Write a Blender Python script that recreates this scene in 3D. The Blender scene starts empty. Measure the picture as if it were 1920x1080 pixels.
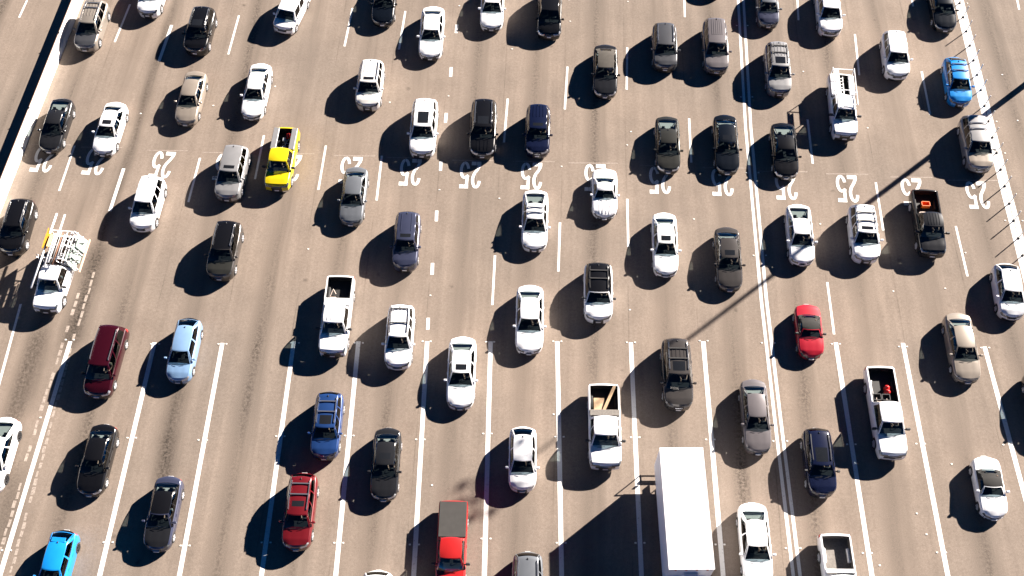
import bpy, math, random
import numpy as np
from mathutils import Vector, Matrix
R = math.radians
rng = random.Random(7)
SC = bpy.context.scene
COL = SC.collection

# ------------------------------------------------------------------ camera, sky, sun, exposure
cam_data = bpy.data.cameras.new("camera")
cam_data.lens = 37.5
cam_data.sensor_width = 36.0
cam_data.clip_end = 3000
cam = bpy.data.objects.new("camera", cam_data)
COL.objects.link(cam)
cam.location = (0.0, -36.95, 64.0)
cam.rotation_euler = (R(30.0), 0, 0)
SC.camera = cam

SUN_AZ, SUN_EL = 51.6, 25.5
world = bpy.data.worlds.new("World")
SC.world = world
world.use_nodes = True
wn = world.node_tree
bg = wn.nodes["Background"]
sky = wn.nodes.new("ShaderNodeTexSky")
sky.sky_type = 'NISHITA'
sky.sun_disc = False
sky.sun_elevation = R(SUN_EL)
sky.sun_rotation = R(SUN_AZ)
sky.air_density = 0.10
sky.dust_density = 0.0
sky.ozone_density = 0.6
tint = wn.nodes.new("ShaderNodeMix")      # deep blue-green sky as the photograph's processing shows it
tint.data_type = 'RGBA'; tint.blend_type = 'MULTIPLY'
tint.inputs['Factor'].default_value = 1.0
tint.inputs['B'].default_value = (0.16, 0.82, 1.25, 1)
wn.links.new(sky.outputs[0], tint.inputs['A'])
wn.links.new(tint.outputs['Result'], bg.inputs[0])
bg.inputs[1].default_value = 0.05

sun_data = bpy.data.lights.new("sun", 'SUN')
sun_data.energy = 5.0
sun_data.angle = R(0.5)
sun_data.color = (1.0, 0.90, 0.80)
sun = bpy.data.objects.new("sun", sun_data)
COL.objects.link(sun)
to_sun = Vector((math.sin(R(SUN_AZ)) * math.cos(R(SUN_EL)), math.cos(R(SUN_AZ)) * math.cos(R(SUN_EL)), math.sin(R(SUN_EL))))
sun.rotation_euler = (-to_sun).to_track_quat('-Z', 'Y').to_euler()
sun.location = to_sun * 200

SC.view_settings.view_transform = 'Standard'
SC.view_settings.look = 'None'
SC.view_settings.exposure = 2.1
SC.view_settings.gamma = 1.0
SC.render.engine = 'CYCLES'
SC.cycles.max_bounces = 6
SC.cycles.transparent_max_bounces = 10
SC.cycles.caustics_reflective = False
SC.cycles.caustics_refractive = False

# ------------------------------------------------------------------ measured ground positions (metres)
CARS_AT = {
    1: ('suv', -33.539, 23.765, 0.056, 4.8, 1.9),
    2: ('suv', -29.216, 27.377, 0.065, 4.6, 1.85),
    3: ('suv', -24.813, 23.207, 0.063, 4.3, 1.96),
    4: ('sedan', -24.514, 16.397, 0.06, 4.814, 1.74),
    5: ('sedan', -34.248, 13.764, 0.055, 4.675, 1.74),
    6: ('sedan', -30.166, 13.434, 0.075, 4.603, 1.74),
    7: ('box', -17.783, 25.395, 0.259, 4.25, 1.8),
    8: ('sedan', -10.319, 26.511, 0.033, 4.75, 1.85),
    9: ('sedan', -6.377, 23.086, 0.024, 5.05, 1.88),
    10: ('sedan', -19.589, 17.058, 0.056, 5.05, 1.74),
    11: ('suv', -10.92, 17.638, 0.038, 4.31, 1.932),
    12: ('suv', -6.615, 13.483, 0.026, 5.0, 1.96),
    13: ('suv', -2.149, 13.433, 0.026, 5.0, 1.96),
    14: ('pickup', -16.909, 10.519, 0.052, 5.2, 1.88),
    15: ('sedan', -1.586, 26.017, 0.03, 4.8, 1.87),
    16: ('van', 3.044, 25.267, 0.043, 5.0, 1.9),
    17: ('sedan', 7.243, 19.116, 0.047, 4.847, 1.88),
    18: ('suv', 12.021, 21.521, 0.047, 4.3, 1.927),
    19: ('suv', 16.022, 21.585, 0.05, 5.0, 1.96),
    20: ('suv', 1.93, 13.2, 0.036, 4.343, 1.834),
    21: ('sedan', 11.554, 11.959, 0.043, 4.783, 1.819),
    22: ('sedan', 15.905, 11.988, 0.046, 5.05, 1.803),
    23: ('sedan', 20.161, 11.39, 0.051, 4.693, 1.879),
    24: ('sedan', 20.653, 26.063, 0.059, 4.3, 1.74),
    25: ('suv', 25.502, 25.381, 0.069, 4.75, 1.9),
    26: ('suv', 20.641, 19.223, 0.057, 4.737, 1.895),
    27: ('sedan', 34.758, 25.864, 0.058, 4.7, 1.85),
    28: ('suv', 30.019, 20.637, 0.081, 4.3, 1.925),
    29: ('hatch', 34.339, 18.029, 0.077, 4.329, 1.82),
    30: ('pickup', 25.048, 15.452, 0.076, 5.736, 1.88),
    31: ('suv', 34.465, 11.984, 0.057, 4.716, 1.96),
    32: ('suv', -35.048, 4.624, 0.02, 4.3, 1.834),
    33: ('pickup', -31.353, 0.677, 0.08, 5.7, 1.86),
    34: ('suv', -26.127, 6.56, 0.077, 4.3, 1.8),
    35: ('suv', -20.438, 9.308, 0.062, 4.498, 1.923),
    36: ('suv', -20.089, 2.653, 0.057, 4.437, 1.96),
    37: ('sedan', -11.407, 7.31, 0.04, 4.682, 1.75),
    38: ('suv', -7.403, 3.422, 0.026, 4.463, 1.8),
    39: ('pickup', -11.808, -2.582, 0.031, 5.764, 1.896),
    40: ('suv', -7.492, -4.135, 0.02, 4.554, 1.825),
    41: ('sedan', -3.31, -6.767, 0.019, 4.944, 1.849),
    42: ('suv', -11.773, -10.496, 0.023, 4.348, 1.8),
    43: ('suv', -12.948, -16.15, 0.026, 4.624, 1.8),
    44: ('sedan', -7.89, -13.077, 0.017, 4.562, 1.746),
    45: ('pickup', -3.605, -18.367, 0.017, 5.4, 1.78),
    46: ('suv', -7.952, -22.239, 0.02, 4.7, 1.86),
    47: ('sedan', 1.628, 5.213, 0.031, 4.801, 1.856),
    48: ('coupe', 6.687, 7.56, 0.039, 4.081, 1.84),
    49: ('sedan', 10.726, 3.173, 0.037, 4.907, 1.761),
    50: ('suv', 5.884, -0.728, 0.03, 4.322, 1.96),
    51: ('sedan', 1.184, -2.798, 0.024, 4.942, 1.88),
    52: ('suv', 10.791, -6.867, 0.025, 4.886, 1.945),
    53: ('pickup', 5.88, -10.591, 0.018, 5.501, 2.04),
    54: ('sedan', 15.051, 1.987, 0.037, 4.836, 1.804),
    55: ('sedan', 20.314, 3.994, 0.046, 4.723, 1.791),
    56: ('suv', 24.813, 4.045, 0.064, 4.447, 1.96),
    57: ('pickup', 29.485, 4.879, 0.053, 5.2, 1.88),
    58: ('hatch', 33.965, -0.634, 0.085, 4.05, 1.82),
    59: ('coupe', 19.909, -3.685, 0.037, 3.85, 1.755),
    60: ('sedan', 29.887, -4.93, 0.032, 4.889, 1.832),
    61: ('pickup', 23.941, -9.624, 0.018, 6.095, 1.88),
    62: ('sedan', 15.599, -9.862, 0.027, 4.901, 1.74),
    63: ('suv', 19.213, -12.99, 0.03, 4.3, 1.807),
    64: ('coupe', 29.561, -14.605, 0.032, 3.865, 1.749),
    65: ('pickup', 19.354, -20.621, 0.01, 5.8, 1.88),
    67: ('sedan', 14.632, -18.166, 0.018, 4.9, 1.82),
    68: ('hatch', -21.741, -5.133, 0.054, 4.476, 1.7),
    69: ('van', -26.788, -5.966, 0.068, 4.928, 1.88),
    70: ('sedan', -26.014, -12.796, 0.062, 4.5, 1.74),
    71: ('sedan', -21.304, -16.265, 0.048, 4.5, 1.74),
    72: ('hatch', -27.114, -19.533, 0.073, 4.2, 1.68),
    73: ('sedan', -32.33, -12.475, 0.042, 4.8, 1.76),
    74: ('hatch', 0.664, -12.763, 0.018, 4.05, 1.734),
    75: ('suv', 0.907, -21.122, 0.013, 4.7, 1.82),
    76: ('sedan', 34.317, -9.23, -0.007, 4.8, 1.84),
    78: ('sedan', 16.592, 29.847, 0.052, 4.7, 1.85),
}
DASHES = [((-39.79, 27.29), (-40.0, 25.34), 0), ((-31.26, 26.82), (-31.75, 22.69), 0), ((-27.49, 24.52), (-27.88, 20.67), 1), ((-22.19, 25.58), (-22.5, 21.39), 0), ((-32.83, 12.34), (-33.11, 8.2), 0), ((-13.02, 26.4), (-13.35, 22.24), 0), ((-8.69, 26.05), (-8.99, 21.9), 0), ((-18.73, 13.3), (-18.92, 9.25), 0), ((-13.97, 12.34), (-14.17, 8.29), 0), ((-9.71, 11.4), (-9.85, 7.35), 0), ((-4.22, 29.85), (-4.24, 28.74), 2), ((-4.44, 24.58), (-4.5, 23.66), 2), ((-4.78, 20.06), (-4.8, 19.08), 2), ((-5.02, 15.46), (-5.07, 14.53), 2), ((-5.28, 10.9), (-5.29, 10.02), 2), ((-5.44, 6.46), (-5.44, 5.53), 2), ((-5.58, 2.03), (-5.58, 1.07), 2), ((-5.71, -2.35), (-5.71, -3.25), 2), ((-0.33, 16.88), (-0.6, 12.64), 0), ((4.37, 20.12), (4.05, 15.82), 0), ((9.18, 22.12), (8.9, 17.78), 0), ((13.51, 14.94), (13.32, 10.76), 0), ((14.34, 30.34), (14.03, 25.4), 0), ((3.45, 5.44), (3.24, 1.33), 0), ((8.39, 7.49), (8.24, 3.36), 0), ((-1.2, 2.65), (-1.35, -1.35), 0), ((23.66, 29.72), (23.21, 25.05), 0), ((27.54, 23.54), (27.19, 19.24), 0), ((32.15, 19.62), (31.97, 15.3), 0), ((22.53, 14.84), (22.34, 10.66), 0), ((41.76, 30.65), (41.37, 26.22), 0), ((26.73, 8.96), (26.55, 4.76), 0), ((31.81, 5.12), (31.76, 0.94), 0), ((21.91, 0.47), (21.77, -3.62), 0), ((-28.76, 10.22), (-29.07, 6.41), 1), ((-32.25, 6.13), (-32.37, 4.17), 0), ((-23.25, 11.2), (-23.52, 7.2), 0), ((33.07, 30.96), (32.78, 26.58), 0), ((4.83, 30.96), (4.68, 27.29), 0)]
SOLIDS = [((-33.74, -1.27), (-33.82, -13.21), 0), ((-29.74, -4.15), (-30.75, -20.73), 3), ((-24.05, -4.23), (-24.78, -21.35), 3), ((-19.48, -4.27), (-19.98, -21.35), 3), ((-14.69, -4.15), (-15.05, -21.35), 3), ((-10.34, -4.15), (-10.59, -21.35), 3), ((-5.71, -4.15), (-5.91, -21.35), 3), ((-1.44, -4.15), (-1.68, -21.35), 3), ((3.05, -4.15), (2.97, -21.35), 3), ((8.0, -4.23), (7.74, -21.35), 3), ((12.88, -4.15), (12.64, -21.35), 3), ((21.79, -4.23), (21.56, -21.35), 3), ((26.3, -4.27), (26.11, -21.35), 3), ((31.73, -4.55), (32.05, -21.35), 3)]
DOUBLES = [[(18.56, 27.29), (17.72, 14.01), (17.16, -0.85), (17.0, -9.58), (16.85, -20.88)], [(19.0, 27.29), (18.12, 14.01), (17.52, -0.85), (17.38, -9.58), (17.26, -20.88)]]
EDGE_STRIPE = [(36.75, 29.72), (36.67, 26.94), (36.56, 23.85), (36.47, 20.76), (36.38, 17.73), (36.28, 14.66), (36.22, 11.65), (36.13, 8.62), (36.08, 5.59), (36.01, 2.65), (35.86, -3.34)]
POSTS = [(36.67, 26.94), (36.63, 25.38), (36.56, 23.85), (36.51, 22.31), (36.47, 20.76), (36.43, 19.27), (36.38, 17.73), (36.32, 16.16), (36.28, 14.66), (36.23, 13.1), (36.22, 11.65), (36.17, 10.11), (36.13, 8.62), (36.11, 7.08), (36.08, 5.59), (36.05, 4.09), (36.01, 2.65)]
PAIRS = [(-29.8, -4.03), (-30.25, -9.69), (-30.67, -18.38), (-23.99, -4.35), (-24.37, -11.09), (-24.59, -17.89), (-19.47, -4.35), (-19.8, -11.24), (-19.88, -18.09), (-14.6, -4.27), (-14.85, -10.98), (-14.97, -17.89), (-10.3, -4.27), (-10.44, -10.94), (-10.55, -17.92), (-5.75, -4.15), (-5.87, -11.2), (-5.94, -18.02), (-1.47, -4.19), (-1.58, -10.8), (-1.59, -17.66), (3.05, -4.15), (3.04, -11.02), (2.99, -17.92), (8.0, -4.23), (7.9, -11.05), (7.79, -17.92), (12.9, -4.11), (12.7, -11.2), (12.65, -18.02), (21.77, -4.35), (21.67, -11.53), (21.52, -18.54), (26.25, -4.55), (26.1, -11.49), (26.02, -18.51), (31.75, -4.63), (31.64, -11.56)]
DOUBLE_PAIRS = [(18.58, 24.47), (18.13, 17.04), (17.77, 9.83), (17.47, 2.65), (17.24, -4.27), (17.16, -11.31), (17.07, -18.25)]
DOTS = [(-18.42, 18.1), (-9.41, 16.51), (4.71, 24.93), (0.0, 21.95), (9.49, 27.12), (9.0, 13.66), (8.65, 12.39), (22.85, 19.62), (26.98, 14.01), (38.39, 19.29), (38.52, 14.73), (-14.42, 3.18), (3.68, 10.41), (-0.93, 7.53), (13.09, 5.72), (22.12, 5.3), (26.37, -0.26), (32.02, 2.87), (30.0, -0.04), (8.07, -1.73), (27.8, -12.86), (24.99, -16.08), (25.33, -17.39), (22.14, -19.29), (-5.01, -14.26), (-5.31, 8.29), (-5.63, -0.59), (-4.91, 17.14), (-4.32, 26.64), (2.7, -9.46), (-28.4, 15.41), (-22.96, 16.19)]
NUMBERS = [(-34.86, 11.1, 0.094), (-30.98, 10.85, 0.077), (-25.99, 10.56, 0.076), (-21.25, 10.36, 0.064), (-16.5, 10.27, 0.051), (-11.96, 10.07, 0.041), (-7.53, 9.88, 0.028), (-3.09, 9.63, 0.024), (1.42, 9.54, 0.033), (6.11, 9.39, 0.04), (10.87, 9.15, 0.041), (15.44, 8.96, 0.043), (20.08, 8.62, 0.049), (24.54, 8.39, 0.052), (29.25, 8.1, 0.046), (33.94, 7.82, 0.033)]
OLD_PAINT = [((-30.23, -4.19), (-30.83, -12.71)), ((-30.75, -14.09), (-31.1, -19.29)), ((-29.54, -3.54), (-29.76, -9.69)), ((-29.71, -9.95), (-30.13, -20.41)), ((-29.16, 1.33), (-29.47, -3.01)), ((-29.9, -0.34), (-30.15, -3.54))]
LANE_CENTRES = [((-34.68, 10.76), (-35.91, -4.15)), ((-30.98, 10.66), (-32.14, -4.15)), ((-25.92, 10.51), (-26.9, -4.15)), ((-21.28, 10.41), (-21.8, -4.15)), ((-16.48, 10.27), (-17.09, -4.15)), ((-11.96, 10.02), (-12.53, -4.15)), ((-7.53, 9.88), (-8.04, -4.15)), ((-3.11, 9.63), (-3.59, -4.15)), ((1.42, 9.54), (0.79, -4.15)), ((6.13, 9.39), (5.53, -4.15)), ((10.87, 9.2), (10.41, -4.15)), ((15.44, 8.96), (14.9, -4.15)), ((20.07, 8.67), (19.39, -4.15)), ((24.53, 8.43), (24.06, -4.15)), ((29.23, 8.1), (29.02, -4.15)), ((33.94, 7.86), (33.76, -4.15))]
GROOVE = [(-27.29, 29.72), (-27.58, 27.29), (-28.2, 19.29), (-28.56, 11.99), (-29.07, 6.22), (-29.55, 0.86), (-29.63, -4.15)]
STAINS = [((-21.8, -8.07), (-21.98, -10.87), 0.5, 0.75), ((-21.98, -10.87), (-21.89, -13.91), 0.55, 0.95), ((-22.03, -4.55), (-21.76, -7.88), 0.7, 0.45), ((-31.46, -12.5), (-31.15, -17.33), 1.0, 0.6)]

# ------------------------------------------------------------------ materials
def new_mat(name):
    m = bpy.data.materials.new(name)
    m.use_nodes = True
    return m, m.node_tree, m.node_tree.nodes["Principled BSDF"]

def plain(name, col, rough=0.5, metal=0.0, coat=0.0, vary=0.0, scale=6.0):
    m, nt, b = new_mat(name)
    b.inputs['Base Color'].default_value = (*col, 1)
    b.inputs['Roughness'].default_value = rough
    b.inputs['Metallic'].default_value = metal
    if coat:
        b.inputs['Coat Weight'].default_value = coat
        b.inputs['Coat Roughness'].default_value = 0.06
    if vary:
        tc = nt.nodes.new('ShaderNodeTexCoord')
        n = nt.nodes.new('ShaderNodeTexNoise')
        n.inputs['Scale'].default_value = scale
        n.inputs['Detail'].default_value = 6
        r = nt.nodes.new('ShaderNodeMapRange')
        r.inputs[1].default_value = 0.3; r.inputs[2].default_value = 0.7
        r.inputs[3].default_value = 1 - vary; r.inputs[4].default_value = 1 + vary
        mx = nt.nodes.new('ShaderNodeMix'); mx.data_type = 'RGBA'; mx.blend_type = 'MULTIPLY'
        mx.inputs['Factor'].default_value = 1
        mx.inputs['A'].default_value = (*col, 1)
        nt.links.new(tc.outputs['Object'], n.inputs['Vector'])
        nt.links.new(n.outputs['Fac'], r.inputs[0])
        nt.links.new(r.outputs[0], mx.inputs['B'])
        nt.links.new(mx.outputs['Result'], b.inputs['Base Color'])
    return m

def paint(name, col, metal=0.0):
    dark = max(col) < .06
    m = plain(name, col, .26 if dark else (.34 if metal else .32), metal, 0.7, 0.05, 1.7)
    if dark: m.node_tree.nodes["Principled BSDF"].inputs['Specular IOR Level'].default_value = .3
    return m

PAINT = {
    'white': paint('white_paint', (.80, .81, .83)), 'pearl': paint('pearl_paint', (.66, .65, .63), .05),
    'silver': paint('silver_paint', (0.2604, 0.2604, 0.2666), .25), 'champagne': paint('champagne_paint', (0.2728, 0.2356, 0.1984), .2),
    'tan': paint('tan_paint', (0.2232, 0.1984, 0.1736), .2), 'grey': paint('grey_paint', (.07, .072, .08), .3),
    'steel': paint('steel_paint', (0.1426, 0.155, 0.1736), .3), 'mauve': paint('mauve_grey_paint', (0.1364, 0.124, 0.1302), .25),
    'brown': paint('brown_grey_paint', (.055, .050, .048), .25), 'charcoal': paint('charcoal_paint', (.017, .0175, .020), .2),
    'black': paint('black_paint', (.005, .005, .006)), 'olive': paint('olive_grey_paint', (.036, .036, .032), .3),
    'navy': paint('navy_paint', (.005, .008, .028), .1), 'midnight': paint('midnight_paint', (.004, .006, .010), .1),
    'slate': paint('slate_blue_paint', (.040, .046, .085), .3), 'maroon': paint('maroon_paint', (.028, .002, .006), .15),
    'crimson': paint('crimson_paint', (.12, .005, .009), .15), 'red': paint('red_paint', (0.341, 0.00744, 0.0217), .05),
    'vermilion': paint('vermilion_paint', (0.341, 0.0124, 0.0124)), 'azure': paint('azure_paint', (.007, .22, .62)),
    'blue': paint('blue_paint', (.012, .042, .15), .2), 'skyblue': paint('sky_blue_paint', (0.186, 0.31, 0.496), .1),
    'iceblue': paint('ice_blue_paint', (0.2356, 0.3224, 0.434), .15), 'yellow': paint('yellow_paint', (0.558, 0.434, 0.0062)),
}
RUBBER = plain('black_rubber', (.018, .018, .019), .85)
RIM = plain('alloy', (.70, .70, .72), .35, .5)
RIM_DARK = plain('dark_alloy', (.06, .06, .065), .4, .6)
CHROME = plain('chrome', (.75, .76, .78), .15, .9)
TRIM = plain('black_plastic', (.02, .02, .022), .55)
GRILLE = plain('grille_black', (.014, .014, .016), .4)
LAMP = plain('headlamp_lens', (.55, .58, .62), .08, .35, 1.0)
LAMP_DARK = plain('smoked_headlamp', (.10, .115, .13), .08, .3, 1.0)  # darker lens tone, the default for headlights
TAIL = plain('red_lens', (.50, .012, .015), .15, 0, 1.0)
PLATE = plain('plate_white', (.7, .7, .72), .5)
CABIN = plain('dark_cabin', (.011, .012, .014), .8)
CLOTH = plain('charcoal_upholstery', (.030, .029, .029), .9)
SHELF = plain('grey_parcel_shelf', (.36, .38, .37), .8)
CLOTH_TAN = plain('tan_upholstery', (.22, .17, .12), .8)
FABRIC_BLACK = plain('black_soft_top', (.014, .0135, .013), .9, vary=.15, scale=4)
FABRIC_BROWN = plain('taupe_soft_top', (.050, .044, .037), .9, vary=.12, scale=4)
LINER = plain('black_bed_liner', (.016, .016, .017), .7, vary=.2, scale=9)
LINER_GREY = plain('grey_bed_liner', (.17, .155, .14), .7, vary=.2, scale=9)
VINYL_GREY = plain('grey_vinyl', (.036, .034, .032), .7, vary=.12, scale=3)
WOOD = plain('raw_plywood', (.52, .36, .22), .7, vary=.15, scale=5)
SKIN = plain('skin', (.46, .28, .20), .55)
HAIRS = [plain('dark_hair', (.02, .014, .01), .7), plain('brown_hair', (.07, .04, .022), .7), plain('grey_hair', (.28, .27, .26), .7)]
SHIRTS = [plain('white_shirt', (.72, .72, .72), .8), plain('grey_shirt', (.25, .25, .27), .8), plain('dark_shirt', (.03, .03, .04), .8),
          plain('blue_shirt', (.10, .17, .33), .8), plain('tan_shirt', (.42, .34, .24), .8)]

def glass(name, tint):
    m = bpy.data.materials.new(name); m.use_nodes = True
    nt = m.node_tree; nt.nodes.clear()
    out = nt.nodes.new('ShaderNodeOutputMaterial')
    tr = nt.nodes.new('ShaderNodeBsdfTransparent'); tr.inputs[0].default_value = (*tint, 1)
    gl = nt.nodes.new('ShaderNodeBsdfGlossy'); gl.inputs['Roughness'].default_value = .02
    geo = nt.nodes.new('ShaderNodeNewGeometry')       # Schlick reflectance, the same from either side of the pane
    dot = nt.nodes.new('ShaderNodeVectorMath'); dot.operation = 'DOT_PRODUCT'
    nt.links.new(geo.outputs['Incoming'], dot.inputs[0]); nt.links.new(geo.outputs['Normal'], dot.inputs[1])
    prev = dot.outputs['Value']
    for op, v in (('ABSOLUTE', None), ('SUBTRACT', 1.0), ('POWER', 5.0), ('MULTIPLY_ADD', .93)):
        n = nt.nodes.new('ShaderNodeMath'); n.operation = op; n.use_clamp = True
        if op == 'SUBTRACT': n.inputs[0].default_value = v; nt.links.new(prev, n.inputs[1])
        else:
            nt.links.new(prev, n.inputs[0])
            if v is not None: n.inputs[1].default_value = v
            if op == 'MULTIPLY_ADD': n.inputs[2].default_value = .07
        prev = n.outputs[0]
    mx = nt.nodes.new('ShaderNodeMixShader')
    nt.links.new(prev, mx.inputs[0]); nt.links.new(tr.outputs[0], mx.inputs[1])
    nt.links.new(gl.outputs[0], mx.inputs[2]); nt.links.new(mx.outputs[0], out.inputs[0])
    return m
SCREEN = glass('windscreen_glass', (.54, .62, .65))
REARGLASS = glass('rear_glass', (.66, .72, .72))
SIDE = glass('side_glass', (.30, .35, .36))
PRIVACY = glass('privacy_glass', (.05, .06, .06))
ROOFGLASS = plain('roof_glass', (.012, .013, .015), .06, 0, 1.0)

# ------------------------------------------------------------------ mesh helpers
class MB:
    def __init__(s): s.v = []; s.f = []
    def add(s, vs, fs):
        o = len(s.v); s.v += [tuple(map(float, p)) for p in vs]; s.f += [tuple(i + o for i in f) for f in fs]
        return s
    def box(s, x0, x1, y0, y1, z0, z1, c=0.0):
        if c <= 0:
            v = [(x, y, z) for z in (z0, z1) for y in (y0, y1) for x in (x0, x1)]
            return s.add(v, [(0, 2, 3, 1), (4, 5, 7, 6), (0, 1, 5, 4), (2, 6, 7, 3), (0, 4, 6, 2), (1, 3, 7, 5)])
        # chamfered box: rings of 8 points
        vs, fs = [], []
        for z, k in ((z0, c), (z0 + c, 0), (z1 - c, 0), (z1, c)):
            a0, a1, b0, b1 = x0 + k, x1 - k, y0 + k, y1 - k
            q = c
            vs += [(a0 + q, b0, z), (a1 - q, b0, z), (a1, b0 + q, z), (a1, b1 - q, z), (a1 - q, b1, z), (a0 + q, b1, z), (a0, b1 - q, z), (a0, b0 + q, z)]
        for r in range(3):
            for i in range(8):
                j = (i + 1) % 8
                fs.append((r * 8 + i, r * 8 + j, r * 8 + 8 + j, r * 8 + 8 + i))
        fs.append(tuple(range(7, -1, -1))); fs.append(tuple(range(24, 32)))
        return s.add(vs, fs)
    def tube(s, p, q, r, n=8, r2=None):
        p, q = Vector(p), Vector(q); d = (q - p).normalized()
        a = d.orthogonal().normalized(); b = d.cross(a); r2 = r if r2 is None else r2
        vs = []
        for c, k in ((p, r), (q, r2)):
            for i in range(n):
                t = 2 * math.pi * i / n
                vs.append(c + a * (k * math.cos(t)) + b * (k * math.sin(t)))
        fs = [(i, (i + 1) % n, n + (i + 1) % n, n + i) for i in range(n)] + [tuple(range(n - 1, -1, -1)), tuple(range(n, 2 * n))]
        return s.add(vs, fs)
    def bar(s, p, q, w, h):
        """rectangular bar from p to q, w wide (horizontal) and h high"""
        p, q = Vector(p), Vector(q); d = (q - p).normalized()
        up = Vector((0, 0, 1)) if abs(d.z) < .95 else Vector((0, 1, 0))
        a = d.cross(up).normalized(); b = a.cross(d).normalized()
        vs = [c + a * (sx * w / 2) + b * (sy * h / 2) for c in (p, q) for sx, sy in ((-1, -1), (1, -1), (1, 1), (-1, 1))]
        return s.add(vs, [(0, 1, 5, 4), (1, 2, 6, 5), (2, 3, 7, 6), (3, 0, 4, 7), (3, 2, 1, 0), (4, 5, 6, 7)])
    def lathe_x(s, prof, n=20, x=0.0):
        """profile [(x, r)] revolved round the x axis"""
        vs, fs = [], []
        for px, r in prof:
            for i in range(n):
                t = 2 * math.pi * i / n
                vs.append((x + px, r * math.cos(t), r * math.sin(t)))
        for k in range(len(prof) - 1):
            for i in range(n):
                j = (i + 1) % n
                fs.append((k * n + i, k * n + j, k * n + n + j, k * n + n + i))
        return s.add(vs, fs)
    def lathe_z(s, prof, n=12, c=(0, 0)):
        vs, fs = [], []
        for r, z in prof:
            for i in range(n):
                t = 2 * math.pi * i / n
                vs.append((c[0] + r * math.cos(t), c[1] + r * math.sin(t), z))
        for k in range(len(prof) - 1):
            for i in range(n):
                j = (i + 1) % n
                fs.append((k * n + i, k * n + j, k * n + n + j, k * n + n + i))
        fs.append(tuple(range((len(prof) - 1) * n, len(prof) * n)))
        return s.add(vs, fs)
    def mesh(s, name, mat, smooth=False):
        me = bpy.data.meshes.new(name)
        me.from_pydata(s.v, [], s.f)
        me.materials.append(mat)
        if smooth: me.polygons.foreach_set('use_smooth', [True] * len(me.polygons))
        me.update()
        return me
    def build(s, name, mat, parent=None, smooth=False, loc=(0, 0, 0), rz=0):
        return put(name, s.mesh(name, mat, smooth), parent, loc, rz)

def put(name, me, parent=None, loc=(0, 0, 0), rz=0):
    o = bpy.data.objects.new(name, me)
    COL.objects.link(o)
    o.location = loc
    o.rotation_euler = (0, 0, rz)
    if parent: o.parent = parent
    return o

def empty(name, loc, rz=0):
    o = bpy.data.objects.new(name, None)
    o.empty_display_size = .3
    COL.objects.link(o); o.location = loc; o.rotation_euler = (0, 0, rz)
    return o

def tag(o, label, cat, group=None):
    o['label'] = label; o['category'] = cat
    if group: o['group'] = group
    return o

def structure(o):
    o['kind'] = 'structure'
    return o

# ------------------------------------------------------------------ the setting: ground, road, painted markings
def lerp_x(line, y):
    (xa, ya), (xb, yb) = line
    return xa + (xb - xa) * (y - ya) / (yb - ya)

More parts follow.
